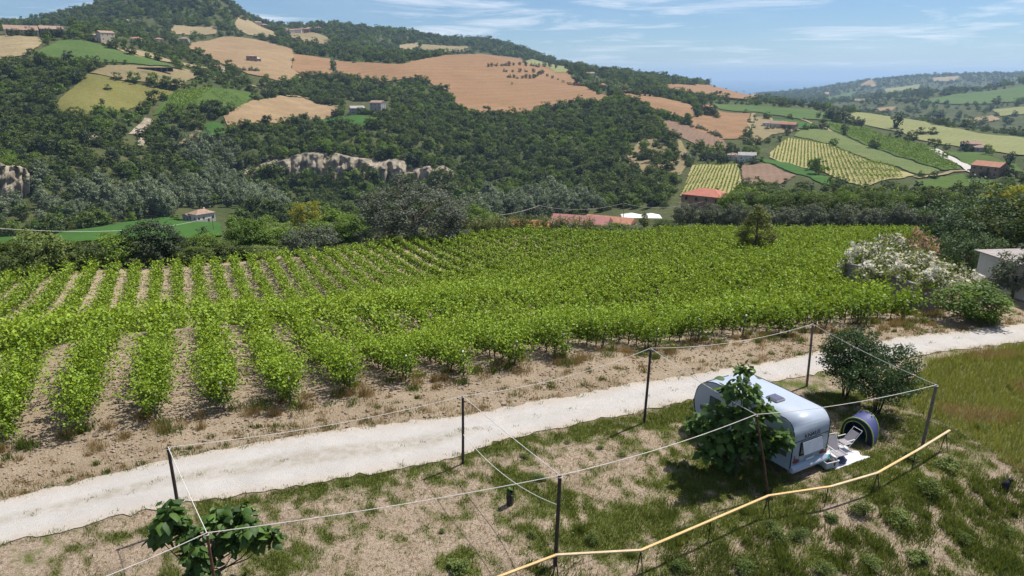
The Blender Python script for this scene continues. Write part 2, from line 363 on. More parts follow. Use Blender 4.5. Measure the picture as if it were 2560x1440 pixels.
class B:
    """collects boxes, bars, tubes and plates into one bmesh"""
    def __init__(s): s.b = bmesh.new()
    def poly(s, pts):
        return s.b.faces.new([s.b.verts.new(p) for p in pts])
    def box(s, c, d, rz=0.0, m=None):
        r = bmesh.ops.create_cube(s.b, size=1.0, matrix=(m or Matrix()) @ Matrix.Translation(c) @ Matrix.Rotation(rz, 4, 'Z') @ Matrix.Diagonal((*d, 1))); return s
    def tube(s, pts, r, n=8, cap=True):
        pts = [Vector(p) for p in pts]; rs = r if isinstance(r, (list, tuple)) else [r] * len(pts); rings = []
        for i, p in enumerate(pts):
            t = (pts[min(i + 1, len(pts) - 1)] - pts[max(i - 1, 0)]).normalized()
            a = t.orthogonal().normalized() if abs(t.z) > .9 else t.cross(Vector((0, 0, 1))).normalized(); c = t.cross(a)
            rings.append([s.b.verts.new(p + (a * math.cos(2 * math.pi * k / n) + c * math.sin(2 * math.pi * k / n)) * rs[i]) for k in range(n)])
        for i in range(len(rings) - 1):
            for k in range(n): s.b.faces.new((rings[i][k], rings[i][(k + 1) % n], rings[i + 1][(k + 1) % n], rings[i + 1][k]))
        if cap: s.b.faces.new(rings[0][::-1]); s.b.faces.new(rings[-1])
        return s
    def prism(s, outline, w0, w1, f):
        """outline (a,b) pairs swept from w0 to w1; f maps (a,b,w) to a point"""
        A = [s.b.verts.new(f(a, b, w0)) for a, b in outline]; C = [s.b.verts.new(f(a, b, w1)) for a, b in outline]; n = len(A)
        for i in range(n): s.b.faces.new((A[i], A[(i + 1) % n], C[(i + 1) % n], C[i]))
        s.b.faces.new(A[::-1]); s.b.faces.new(C); return s
    def obj(s, name, mat, parent=None, smooth=False, bevel=0.0, loc=None, rotz=0.0):
        bmesh.ops.recalc_face_normals(s.b, faces=s.b.faces)
        if bevel: bmesh.ops.bevel(s.b, geom=list(s.b.edges), offset=bevel, segments=2, affect='EDGES', clamp_overlap=True)
        me = bpy.data.meshes.new(name); s.b.to_mesh(me); s.b.free()
        if smooth:
            for p in me.polygons: p.use_smooth = True
        me.materials.append(MATS[mat]); return link(name, me, parent, loc, rotz)
def in_poly(x, y, poly):
    x = np.asarray(x); y = np.asarray(y); r = np.zeros(x.shape, bool); n = len(poly)
    for i in range(n):
        x0, y0 = poly[i]; x1, y1 = poly[(i + 1) % n]
        if y0 == y1: continue
        c = ((y0 > y) != (y1 > y)) & (x < (x1 - x0) * (y - y0) / (y1 - y0) + x0); r ^= c
    return r
def nz(x, y, s, seed=0.0):
    """smooth pseudo-noise in -1..1"""
    x = np.asarray(x) / s + seed; y = np.asarray(y) / s - seed * 1.7
    return (np.sin(x * 2.1 + 1.3 * np.sin(y * 1.7 + seed)) + np.sin(y * 2.3 + 1.7 * np.sin(x * 1.3)) + np.sin((x + y) * 1.9 + 2.1 * np.sin((x - y) * .9))) / 3

# ------------------------------------------------------------------ vineyard geometry (row bearing and limits)
RD = Vector((-0.434, 0.901)); RP = Vector((0.901, 0.434))
def row_start(p):      # survey units along the bearing, by distance p across the rows
    return np.interp(p, [-30, -5, 5.5, 17.6, 37, 47.5, 139], [29.3, 28.3, 27.4, 26.7, 22.8, 37, 88])
def row_end(p):
    return np.interp(p, [-30, -19, -2.5, 13.6, 35, 51, 70.6, 80, 94.7, 115, 139], [101, 103, 107.8, 111.5, 119.5, 120.5, 119, 112, 116.4, 103, 89])
def ps(x, y): return (x * RP.x + y * RP.y) / S, (x * RD.x + y * RD.y) / S

# ------------------------------------------------------------------ ground sheets
GREEN = [  # green patches of the camp site: pixel centre, half sizes in metres, strength
 (900,1200,4.2,.8,.8),(1250,1120,2.6,.6,.9),(1480,1072,3,.7,.95),(1700,1040,3,.8,.9),(1500,1340,2.2,1.1,1.1),(1620,1290,2.2,1.0,.9),(1400,1260,1.5,1.0,.8),
 (1280,1210,1.2,1.2,.8),(620,1250,2.5,.5,.55),(300,1345,2.2,.45,.5),(720,1390,1.2,.8,.9),(1140,1400,.9,.5,1.0),(1760,1200,3,1.5,.8),(1900,1290,2.4,1.0,.7),(1700,1330,2,.8,.7),
 (2000,1110,2,1,.5),(2180,1150,2,.8,.7),(2290,1080,1.5,1.5,.7),(2080,1000,2.5,.8,.8),(1980,965,2.2,.6,.6),(2250,1220,2.2,1.2,.9),(2380,1160,2,1.5,.9),(2450,1260,2,1.2,.7),(2200,1360,2.5,1.2,.75),(1950,1390,2.4,1.0,.85),(2400,1400,2.6,1.2,.8),(1750,1420,1.8,.8,.7),(2520,1330,2,1.5,.7),(830,1120,0,0,0)]
GREEN = [(flat(a, b), c, d, e) for a, b, c, d, e in GREEN if c]
def greenness(x, y):
    g = np.zeros(np.shape(x)); x = np.asarray(x); y = np.asarray(y)
    below = sstep(-.4, .8, np.interp(x / S, [-20, 1, 3.4, 7.9, 9.9, 12, 16, 30], [10.5, 14.9, 15.4, 17.6, 18.2, 19.2, 21.9, 26]) * S - y) * sstep(0, 3, x)
    for p, a, b, e in GREEN:
        dx, dy = x - p.x, y - p.y; g = np.maximum(g, e * np.exp(-((dx * .93 + dy * .36) / a) ** 2 - ((dy * .93 - dx * .36) / b) ** 2))
    return np.clip(g * 1.15 + .22 + .12 * sstep(1, 12, x) - .42 * below + .40 * nz(x, y, 1.1) + .52 * nz(x, y, .42, 2.) + .25 * nz(x, y, .2, 7.) + .2 * nz(x, y, 3.1, 4.), 0, 1.2)
TALL = [flat(*p) for p in [(2235,1000),(2330,900),(2560,862),(2900,830),(3100,1300),(2560,1185),(2400,1085)]]; TALL = [(p.x, p.y) for p in TALL]
RTOP_XY = [flat(*p).to_2d() for p in [(-420,1375),(0,1250),(420,1150),(900,1072),(1157,1040),(1627,955),(2060,882),(2400,829),(2560,810),(2900,775)]]
def build_ground():
    x, y = np.sin(_ga) * _D * S, np.cos(_ga) * _D * S
    co = np.stack([x, y, Z], -1).reshape(-1, 3)
    idx = np.arange(NA * NR).reshape(NA, NR)
    q = np.stack([idx[:-1, :-1], idx[:-1, 1:], idx[1:, 1:], idx[1:, :-1]], -1).reshape(-1, 4)[:, ::-1]
    c = co[q].mean(1); p, s = ps(c[:, 0], c[:, 1]); D = np.hypot(c[:, 0], c[:, 1]) / S
    vine = (s > row_start(p) - 2.2) & (s < row_end(p) + 3) & (D > 20)
    far = (D > 100) & ~vine; tall = in_poly(c[:, 0], c[:, 1], TALL) & ~far & ~vine
    for nm, sel, mt in (('vineyard_ground', vine, 'camp_soil'), ('hills', far, 'hill_ground'), ('meadow', tall, 'camp_soil'), ('ground', ~(vine | far | tall), 'camp_soil')):
        f = q[sel]; u, inv = np.unique(f, return_inverse=True); v = co[u]
        ry_ = np.interp(v[:, 0], [p_.x for p_ in RTOP_XY], [p_.y for p_ in RTOP_XY]); til = sstep(-2.5, -.5, v[:, 1] - ry_)
        gr = np.where(nm == 'meadow', .75, np.where(til > .5, .12 * nz(v[:, 0], v[:, 1], 1.4) + .05, greenness(v[:, 0], v[:, 1])))
        at_ = {'green': np.clip(gr, 0, 1.2), 'tilled': til} if mt == 'camp_soil' else None
        tag(mesh_np(nm, v, inv.reshape(-1, 4), mt, attrs=at_, smooth=True), kind='structure')
    # ground behind and beside the drone
    b = B(); r0 = 3.0 * S; a0, a1 = rad(66), 2 * math.pi - rad(66); n = 40
    rings = []
    for r in (r0, 14, 60, 400, 3000, 16000 * S):
        rings.append([b.b.verts.new((math.sin(a0 + (a1 - a0) * k / n) * r, math.cos(a0 + (a1 - a0) * k / n) * r, hgt(math.sin(a0 if k < n / 2 else a1) * r, math.cos(a0) * r) if k in (0, n) else -.02 * min(r, 3000))) for k in range(n + 1)])
    for i in range(len(rings) - 1):
        for k in range(n): b.b.faces.new((rings[i][k], rings[i][k + 1], rings[i + 1][k + 1], rings[i + 1][k]))
    b.poly([(math.sin(a) * r0, math.cos(a) * r0, 0) for a in np.linspace(0, 2 * math.pi, 40, endpoint=False)])
    tag(b.obj('terrain', 'hill_ground'), kind='structure')
build_ground()
# sea
sz = -122 * S
_b = B(); _b.poly([(-40000, 7600, sz), (40000, 7600, sz), (40000, 46000, sz), (-40000, 46000, sz)]); tag(_b.obj('sea', 'sea_water'), kind='structure')

# ------------------------------------------------------------------ draped sheets: road, tracks, fields, cliffs
def drape(name, poly, mat, lift=.3, step=12., extra=None, attrs=None, jag=0.0):
    """closed outline (x, y) filled with a triangle mesh that follows the terrain"""
    out = []
    for i in range(len(poly)):
        a, b2 = Vector(poly[i][:2]), Vector(poly[(i + 1) % len(poly)][:2]); n = max(1, int((b2 - a).length / step))
        for k in range(n):
            p = a.lerp(b2, k / n)
            if jag: p = p + Vector((nz(p.x, p.y, step * 1.3), nz(p.y, p.x, step * 1.1, 3.))) * jag
            out.append(p)
    xs = np.array([p.x for p in out]); ys = np.array([p.y for p in out])
    gx, gy = np.meshgrid(np.arange(xs.min(), xs.max(), step), np.arange(ys.min(), ys.max(), step)); gx = gx.ravel() + RNG.uniform(-.2, .2, gx.size) * step; gy = gy.ravel() + RNG.uniform(-.2, .2, gy.size) * step
    k = in_poly(gx, gy, list(zip(xs, ys))); gx, gy = gx[k], gy[k]
    d = np.min(np.hypot(gx[:, None] - xs[None], gy[:, None] - ys[None]), 1) if len(gx) else np.zeros(0); gx, gy = gx[d > step * .45], gy[d > step * .45]
    vs2 = out + [Vector((a, b2)) for a, b2 in zip(gx, gy)]; n = len(out)
    r = delaunay_2d_cdt(vs2, [(i, (i + 1) % n) for i in range(n)], [], 1, 1e-5)
    v = np.array([(p.x, p.y) for p in r[0]]); z = hgt(v[:, 0], v[:, 1]) + lift
    v = np.column_stack([v, z]); f = np.array([t for t in r[2] if len(t) == 3])
    if extra: v = extra(v)
    return mesh_np(name, v, f, mat, attrs={k2: fn(v) for k2, fn in (attrs or {}).items()}, smooth=True)
def ribbon(name, pts, w, mat, lift=.35, step=6., label=None):
    P = [Vector(p[:2]) for p in pts]; q = []
    for i in range(len(P) - 1):
        n = max(1, int((P[i + 1] - P[i]).length / step)); q += [P[i].lerp(P[i + 1], k / n) for k in range(n)]
    q.append(P[-1]); v = []; f = []
    for i, p in enumerate(q):
        t = (q[min(i + 1, len(q) - 1)] - q[max(i - 1, 0)]).normalized(); nrm = Vector((-t.y, t.x)); 
        for k in (-1, -.33, .33, 1):
            c = p + nrm * w * .5 * k; v.append((c.x, c.y, hgt(c.x, c.y) + lift))
    for i in range(len(q) - 1):
        for k in range(3): f.append((i * 4 + k, i * 4 + k + 1, i * 4 + k + 5, i * 4 + k + 4))
    return tag(mesh_np(name, v, f, mat, smooth=True), kind='structure')
def spline(pts, n=14):
    P = [Vector(p) for p in pts]; P = [P[0] * 2 - P[1]] + P + [P[-1] * 2 - P[-2]]; o = []
    for i in range(1, len(P) - 2):
        for k in range(n):
            t = k / n; a, b2, c, d = P[i - 1:i + 3]
            o.append(.5 * ((2 * b2) + (c - a) * t + (2 * a - 5 * b2 + 4 * c - d) * t * t + (3 * b2 - a - 3 * c + d) * t ** 3))
    o.append(P[-2]); return o
RTOP = [(-420,1375),(0,1250),(300,1178),(420,1150),(640,1110),(900,1072),(1157,1040),(1400,1000),(1627,955),(1850,922),(2060,882),(2240,850),(2400,829),(2560,810),(2900,775)]
RBOT = [(-420,1500),(0,1365),(180,1322),(370,1276),(560,1242),(760,1212),(980,1175),(1157,1140),(1270,1100),(1430,1065),(1627,1022),(1790,990),(2010,940),(2150,915),(2300,888),(2420,872),(2560,856),(2900,820)]
_rt = [flat(*p).to_2d() for p in RTOP]; _rb = [flat(*p).to_2d() for p in RBOT]
ROAD = spline(_rt, 8) + spline(_rb, 8)[::-1]
def road_edge(v):
    o = np.array([(p.x, p.y) for p in ROAD]); d = np.full(len(v), 9.)
    for i in range(len(o)):
        a, b2 = o[i], o[(i + 1) % len(o)]; ab = b2 - a; t = np.clip(((v[:, :2] - a) @ ab) / (ab @ ab + 1e-9), 0, 1)
        d = np.minimum(d, np.hypot(*(v[:, :2] - a - t[:, None] * ab).T))
    return d
tag(drape('road', ROAD, 'white_gravel', .035, .30, None, {'edge': lambda v: np.clip(1 - road_edge(v) / .7, 0, 1), 'inset': road_edge}, jag=.2), kind='structure')

FIELDS = [  # name, material, outline in pixels of the photograph
 ('wheat_field','f_pale',[(-200,95),(0,88),(112,97),(98,118),(60,140),(0,150),(-200,160)]),
 ('crop_field','f_green',[(150,102),(210,102),(262,118),(330,140),(440,166),(380,166),(258,158),(100,149),(88,136),(130,112)]),
 ('fallow_field','f_dry',[(262,166),(380,168),(470,178),(505,190),(450,218),(300,202),(225,183)]),
 ('pasture','f_olive',[(222,186),(300,203),(440,232),(330,272),(215,298),(130,282),(150,250),(190,215)]),
 ('stubble_field','f_pale',[(310,124),(350,128),(400,143),(520,172),(490,172),(350,142)]),
 ('stubble_field','f_pale',[(430,64),(545,69),(540,86),(425,86)]),
 ('stubble_field','f_pale',[(585,62),(640,60),(690,84),(690,97),(620,89),(595,76)]),
 ('stubble_field','f_dry',[(720,74),(830,100),(825,118),(750,106),(700,83)]),
 ('wheat_field','f_tan',[(480,108),(560,92),(640,100),(730,122),(735,140),(728,172),(760,195),(700,206),(620,186),(560,163),(470,128)]),
 ('wheat_field','f_orange',[(735,134),(825,148),(832,185),(770,191),(730,175)]),
 ('wheat_field','f_orange',[(838,152),(1000,162),(1100,142),(1190,135),(1300,147),(1420,174),(1430,196),(1480,226),(1500,244),(1340,278),(1310,289),(1180,284),(1150,268),(1110,228),(1050,196),(960,206),(870,196),(845,186)]),
 ('stubble_field','f_tan',[(560,292),(640,252),(700,240),(760,247),(850,266),(845,286),(760,304),(690,309),(570,325)]),
 ('clover_field','f_bright',[(515,310),(548,307),(568,330),(545,345),(500,345)]),
 ('stubble_field','f_dry',[(435,362),(512,312),(497,346),(540,348),(450,366)]),
 ('clover_field','f_bright',[(800,300),(850,291),(945,296),(958,306),(900,319),(810,316)]),
 ('stubble_field','f_pale',[(978,138),(1000,113),(1050,108),(1030,136)]),
 ('fallow_field','f_dry',[(1055,112),(1170,117),(1172,128),(1100,134),(1040,140)]),
 ('wheat_field','f_orange',[(1545,224),(1600,234),(1730,264),(1735,290),(1722,300),(1660,284),(1560,244)]),
 ('ploughed_field','f_orange',[(1728,298),(1790,278),(1875,284),(1864,345),(1800,350),(1728,322)]),
 ('ploughed_field','f_brown',[(1640,296),(1700,308),(1810,352),(1822,378),(1740,362),(1660,322)]),
 ('stubble_field','f_paleg',[(1330,148),(1415,168),(1422,182),(1390,184),(1310,154)]),
 ('wheat_field','f_orange',[(1640,215),(1760,214),(1850,230),(1940,246),(1860,252),(1700,238)]),
 ('crop_field','f_green',[(1780,260),(1880,264),(2040,277),(2080,291),(2090,303),(2000,299),(1890,281),(1800,274)]),
 ('crop_field','f_bright',[(1930,297),(2030,311),(2050,320),(1990,324),(1935,306)]),
 ('farm_yard','f_dry',[(1890,292),(1925,301),(1950,311),(2000,326),(1930,338),(1880,368),(1880,310)]),
 ('fallow_field','f_fallow',[(2000,328),(2060,322),(2115,345),(2350,430),(2295,438),(2080,362),(1985,341)]),
 ('vineyard_field','f_dgreen',[(2070,306),(2170,321),(2330,371),(2400,425),(2355,428),(2120,342),(2060,316)]),
 ('grass_field','f_paleg',[(2110,292),(2250,290),(2330,314),(2450,336),(2620,350),(2620,392),(2450,376),(2340,362),(2230,327),(2180,318),(2120,304)]),
 ('vineyard_field','f_vsoil',[(1700,492),(1730,415),(1845,412),(1856,470),(1830,492)]),
 ('ploughed_field','f_brown',[(1852,415),(1920,411),(1990,440),(1950,462),(1858,462)]),
 ('crop_field','f_bright',[(1888,396),(1960,406),(2080,450),(2080,466),(1990,436)]),
 ('vineyard_field','f_vsoil',[(1925,382),(1970,346),(2080,364),(2285,440),(2160,470),(2060,432),(1925,396)]),
 ('grass_field','f_dgreen',[(2362,380),(2440,382),(2540,412),(2560,432),(2430,422)]),
 ('vineyard_field','f_dgreen',[(2290,452),(2400,437),(2490,456),(2440,492),(2310,484)]),
 ('vineyard_field','f_dgreen',[(382,290),(425,236),(545,221),(642,236),(600,280),(480,270)]),
 ('crop_field','f_bright',[(-60,600),(60,596),(130,590),(240,570),(330,556),(420,549),(480,557),(552,560),(556,592),(430,602),(200,612),(-60,640)]),
 ('crop_field','f_bright',[(380,553),(400,546),(455,545),(470,551)]),
 ('stubble_field','f_tan',[(2150,216),(2176,201),(2192,220)]),
 ('stubble_field','f_tan',[(2040,238),(2074,230),(2072,241)]),
 ('stubble_field','f_dry',[(2100,254),(2130,246),(2180,247),(2160,256)]),
 ('grass_field','f_green',[(2290,256),(2400,236),(2560,214),(2620,216),(2620,250),(2450,262),(2380,262)]),
 ('stubble_field','f_tan',[(2190,272),(2240,268),(2230,278),(2200,280)]),
 ('grass_field','f_paleg',[(2210,224),(2300,212),(2290,232),(2220,238)]),
 ('stubble_field','f_pale',[(2330,196),(2400,192),(2390,204),(2335,206)]),
 ('grass_field','f_green',[(2060,246),(2130,232),(2140,242),(2080,254)]),
 ('stubble_field','f_tan',[(2420,300),(2480,290),(2500,300),(2440,312)]),
 ('grass_field','f_paleg',[(2480,276),(2560,268),(2600,284),(2500,292)]),
 ('stubble_field','f_orange',[(1440,252),(1505,236),(1545,246),(1500,256)]),
 ('scrubland','f_dry',[(1560,400),(1600,350),(1700,350),(1730,400),(1700,440),(1620,440)]),
]
SCARPS = []; EXCL = []      # (world outline, mean distance) where no wood grows
for nm, mt, px in FIELDS:
    g = [ground(*p) for p in px]; poly = [(p.x, p.y) for p in g]; dm = sum(p.to_2d().length for p in g) / len(g)
    xs, ys = [p[0] for p in poly], [p[1] for p in poly]; ext = max(max(xs) - min(xs), max(ys) - min(ys))
    tag(drape(nm, poly, mt, .8 * max(1, dm / 800), max(4., ext / 75), jag=max(4., ext / 75) * .2), kind='structure')
    if nm != 'scrubland': EXCL.append(poly)
# pale clay cliffs above the river: broken faces with vertical gullies, capped back into the slope
def cliff(cols):
    """cols: (pixel x, top pixel y, bottom pixel y, distance)"""
    cols = np.array(cols, float); n = max(12, int((cols[-1, 0] - cols[0, 0]) / 2.2)); m = 16; xs = np.linspace(cols[0, 0], cols[-1, 0], n); V_, F_ = [], []
    for i, px in enumerate(xs):
        top, bot, D = (np.interp(px, cols[:, 0], cols[:, k]) for k in (1, 2, 3)); jag = nz(px, 0, 21.) * 6 + nz(px, 3, 8.) * 2.5; gul = nz(px, 7, 24., 2.) * 5 + nz(px, 1, 9., 1.) * 3.5 + nz(px, 5, 4., 1.) * 1.2
        for k in range(m + 1):
            t = k / m; py = bot + (top + jag * .8 - bot) * t; d = D + gul * (.4 + .6 * math.sin(t * 3.1)) + t * 6 + nz(px, py, 14.) * 2.2 + nz(px, py, 5.) * .8; py += nz(px, k * 3., 7., 3.) * 1.2; p = at(px, py + (26 if k == 0 else 0), d * S); V_.append(p[:])
        p = at(px, top + jag * .8, (D + gul + 6) * S); q = at(px, 0, (D + 22) * S); V_.append((q.x, q.y, hgt(q.x, q.y) - 1.5))
    for i in range(n - 1):
        for k in range(m + 1): a = i * (m + 2) + k; F_.append((a, a + m + 2, a + m + 3, a + 1))
    tag(mesh_np('cliff', np.array(V_), F_, 'pale_clay'), kind='structure')
cliff([(x_, t_ + 13, b_, d_) for x_, t_, b_, d_ in [(604,424,440,512),(640,404,446,511),(690,396,444,512),(728,378,442,513),(762,368,436,514),(800,378,432,515),(815,392,430,515),(838,368,438,510),(860,378,436,510),(885,388,436,511),(900,380,440,509),(920,396,434,512),(940,402,432,513),(962,392,436,512),(1004,398,436,513),(1030,412,432,515),(1064,404,434,514),(1085,414,430,515),(1100,404,430,515),(1136,412,426,517)]])
cliff([(-160,396,486,420),(0,408,486,420),(50,416,472,422),(74,428,456,425)])
for px in ([(222,352),(232,336),(248,345),(240,362)], [(340,364),(352,346),(366,352),(358,370)]):
    g = [ground(*p) for p in px]; tag(drape('clay_scar', [(p.x, p.y) for p in g], 'pale_clay', .9, 3.), kind='structure'); EXCL.append([(p.x, p.y) for p in g])
for x0_, x1_, d0, d1 in ((604, 1130, 500, 524), (-160, 74, 408, 430)):
    SCARPS.append([tuple(at(x, 400, d * S)[:2]) for x, d in ((x0_, d0), ((x0_ + x1_) / 2, d0), (x1_, d0), (x1_, d1), ((x0_ + x1_) / 2, d1), (x0_, d1))])
EXCL.append([tuple(ground(*p)[:2]) for p in ((318,340),(362,292),(392,300),(352,342))])
g = [ground(*p) for p in ((320,337),(362,296),(388,300),(352,338))]; tag(drape('clay_scar', [(p.x, p.y) for p in g], 'pale_clay', .8, 4.), kind='structure')
TRACKS = [([(250,104),(330,138),(432,168)], 4, 'f_pale'), ([(432,168),(500,184),(560,197),(620,212),(700,236),(780,248),(852,268)], 4, 'f_pale'), ([(1862,346),(1874,312),(1884,284)], 4, 'f_pale'),
          ([(1900,292),(1925,296),(1935,310)], 4, 'f_pale'), ([(2325,370),(2370,396),(2430,430),(2465,442)], 5, 'white_gravel'), ([(2290,446),(2380,430),(2440,428)], 3.5, 'f_pale'), ([(2000,298),(2060,318),(2080,330)], 4, 'f_pale'), ([(850,176),(780,150),(735,132)], 4, 'f_dgreen')]
for px, w, mt in TRACKS:
    pts = [ground(*p) for p in px]; ribbon('farm_track', pts, w * 1.3, mt, .9, 10)
# ------------------------------------------------------------------ foliage
def leaves(c, size, up=.35, rng=RNG, asp=.62, nrm=None, v=None, droop=0.):
    """leaf-shaped quads around centres c; returns verts, faces, tone"""
    n = len(c); size = np.broadcast_to(size, (n,))
    N = rng.normal(size=(n, 3)); N /= np.linalg.norm(N, axis=1)[:, None] + 1e-9; N[:, 2] = np.abs(N[:, 2]) * (1 - up) + up
    if nrm is not None: N = N + nrm
    N /= np.linalg.norm(N, axis=1)[:, None] + 1e-9
    A = np.cross(N, rng.normal(size=(n, 3))); A /= np.linalg.norm(A, axis=1)[:, None] + 1e-9
    if droop: A[:, 2] -= droop; A /= np.linalg.norm(A, axis=1)[:, None]
    Bv = np.cross(N, A); h = size[:, None]
    P = np.stack([c - A * h * .5, c + Bv * h * asp * .5 + A * h * .04, c + A * h * .5, c - Bv * h * asp * .5 + A * h * .04], 1).reshape(-1, 3)
    F = np.arange(n * 4).reshape(n, 4); t = rng.uniform(0, 1, n) if v is None else np.clip(v + rng.uniform(-.25, .25, n), 0, 1)
    return P, F, np.repeat(t, 4)
def crown_pts(kind, n, nclump, dims, cr, seed, hollow=.5):
    rng = np.random.default_rng(seed); d = rng.normal(size=(nclump, 3)); d /= np.linalg.norm(d, axis=1)[:, None]
    r = hollow + (1 - hollow) * rng.uniform(0, 1, nclump) ** .6
    r *= 1 + .16 * np.sin(d[:, 0] * 5 + seed) * np.sin(d[:, 1] * 4 + seed * 2) + .10 * np.sin(d[:, 2] * 7 + seed)
    c = d * r[:, None]
    if kind == 'cone': zz = (c[:, 2] + 1) / 2; k = 1.1 * np.clip(1 - zz, .03, 1) ** .6 + .12; c[:, 0] *= k; c[:, 1] *= k
    if kind == 'dome': c[:, 2] = np.where(c[:, 2] < 0, c[:, 2] * .5, c[:, 2])
    if kind == 'poplar': k = .65 + .35 * np.cos(c[:, 2] * 1.2); c[:, 0] *= k; c[:, 1] *= k
    if kind == 'vase': k = .55 + .45 * (c[:, 2] + 1) / 2; c[:, 0] *= k; c[:, 1] *= k
    c *= np.array(dims); per = n // nclump
    tone = rng.uniform(0, 1, nclump)
    off = rng.normal(size=(nclump, per, 3)); off *= (cr * rng.uniform(.3, 1, (nclump, per, 1)) / (np.linalg.norm(off, axis=2)[:, :, None] + 1e-9)); off[:, :, 2] *= .7
    return (c[:, None, :] + off).reshape(-1, 3), np.repeat(tone, per), c, rng
def tree_mesh(nm, kind, mat, H, Wd, n, nclump, ls, cr, seed, base=.25, bark='bark', hollow=.5, lean=0.):
    """unit trees in metres, base at the origin: (crown mesh, trunk mesh)"""
    zc = H * (base + (1 - base) * (.34 if kind == 'dome' else .5)); dims = (Wd / 2 - cr * .6, Wd / 2 - cr * .6, H - zc - cr * .4)
    n, cr = int(n * (1.7 if n > 1500 else 1.25)), cr * 1.12
    p, tone, c, rng = crown_pts(kind, n, nclump, dims, cr, seed, hollow); p[:, 2] += zc; c[:, 2] += zc
    out = p - np.array([0, 0, zc * .8]); out /= np.linalg.norm(out, axis=1)[:, None] + 1e-9
    P, F, t = leaves(p, ls * rng.uniform(.7, 1.3, len(p)), .25, rng, nrm=out * .5, v=tone)
    cm = mesh_np(nm + '_crown', P, F, mat, attrs={'v': t}, col=False)
    b = B(); tr = H * .022 + .04
    b.tube([(0, 0, -.3), (lean * .1, .02 * H * .3, zc * .35), (lean * .25, 0, zc * .7), (lean * .3, .03, zc)], [tr * 1.25, tr, tr * .8, tr * .5], 7)
    for k in rng.choice(len(c), min(7, len(c)), replace=False):
        q = c[k]; s0 = zc * rng.uniform(.35, .75); b.tube([(lean * .2, 0, s0), (q[0] * .5, q[1] * .5, (s0 + q[2]) / 2 + .1), tuple(q)], [tr * .5, tr * .35, tr * .12], 5)
    bmesh.ops.recalc_face_normals(b.b, faces=b.b.faces); tm = bpy.data.meshes.new(nm + '_trunk'); b.b.to_mesh(tm); b.b.free(); tm.materials.append(MATS[bark])
    return cm, tm, H, Wd
def put_tree(name, proto, loc, H, Wd, label, group=None, cat='tree', rz=None):
    cm, tm, h0, w0 = proto
    e = thing(name, label, cat, loc, random.uniform(0, 6.28) if rz is None else rz, group); e.scale = (Wd / w0, Wd / w0, H / h0)
    link('crown', cm, e); link('trunk', tm, e); return e
def tree_px(name, proto, px, top, D, wpx, label, group=None, cat='tree', sink=0.0):
    """a tree whose top shows at pixel (px, top), standing D survey units away on the terrain"""
    t = at(px, top, D * S); z = hgt(t.x, t.y) - sink; rng_ = math.hypot(t.to_2d().length, t.z - H_CAM)
    return put_tree(name, proto, (t.x, t.y, z), max(t.z - z, .8), wpx * rng_ / FPX, label, group, cat)
MID = {
 'dark': tree_mesh('dark', 'round', 'dark_leaf', 8, 8, 5200, 210, .30, .75, 3, .04, hollow=.72),
 'grey': tree_mesh('grey', 'dome', 'grey_leaf', 13, 16, 9000, 300, .34, .95, 5, .10, hollow=.55),
 'bright': tree_mesh('bright', 'dome', 'bright_leaf', 9, 9, 4200, 150, .34, .85, 7, .10),
 'bright2': tree_mesh('bright2', 'round', 'bright_leaf', 7, 8, 3200, 110, .34, .85, 8, .08),
 'yellow': tree_mesh('yellow', 'dome', 'yellow_leaf', 8, 8, 2600, 90, .36, .8, 9, .2),
 'shrub': tree_mesh('shrub', 'dome', 'wood_leaf', 5, 6, 2600, 90, .28, .7, 10, .02),
 'shrub2': tree_mesh('shrub2', 'round', 'weed_leaf', 4.5, 5, 2200, 80, .26, .6, 12, .02),
 'olive': tree_mesh('olive', 'dome', 'olive_leaf', 5, 5.5, 2400, 90, .24, .6, 13, .08),
 'olive2': tree_mesh('olive2', 'round', 'olive_leaf', 5, 5, 2200, 80, .24, .6, 14, .06),
 'cone': tree_mesh('cone', 'cone', 'conifer_leaf', 8, 6.5, 5200, 190, .22, .55, 15, .03, hollow=.6),
 'wood': tree_mesh('wood', 'dome', 'wood_leaf', 9, 9, 3200, 110, .38, .9, 16, .12),
 'wood2': tree_mesh('wood2', 'round', 'wood_leaf', 8, 7, 2600, 90, .38, .9, 17, .1),
 'bigdark': tree_mesh('bigdark', 'dome', 'shrub_leaf', 11, 12, 6500, 210, .34, .95, 18, .05),
}
FARP = {
 'f1': tree_mesh('f1', 'dome', 'wood_leaf', 9, 9, 520, 34, .95, 1.25, 21, .04), 'f2': tree_mesh('f2', 'round', 'wood_leaf', 9, 8, 460, 30, .95, 1.3, 22, .05),
 'f3': tree_mesh('f3', 'dome', 'wood_leaf', 7, 9, 480, 34, .9, 1.2, 23, .02), 'f4': tree_mesh('f4', 'round', 'bright_leaf', 8, 8, 460, 30, .9, 1.2, 24, .05),
 'f5': tree_mesh('f5', 'poplar', 'poplar_leaf', 13, 7.5, 700, 44, .85, 1.15, 25, .06), 'f6': tree_mesh('f6', 'round', 'poplar_leaf', 11, 8.5, 640, 42, .85, 1.2, 26, .05),
 'f7': tree_mesh('f7', 'dome', 'olive_leaf', 5, 5.5, 330, 24, .7, .85, 27, .05), 'f8': tree_mesh('f8', 'round', 'dark_leaf', 8, 7.5, 420, 28, .9, 1.2, 28, .04),
 'cy': tree_mesh('cy', 'poplar', 'dark_leaf', 11, 2.6, 320, 26, .6, .6, 29, .03),
}

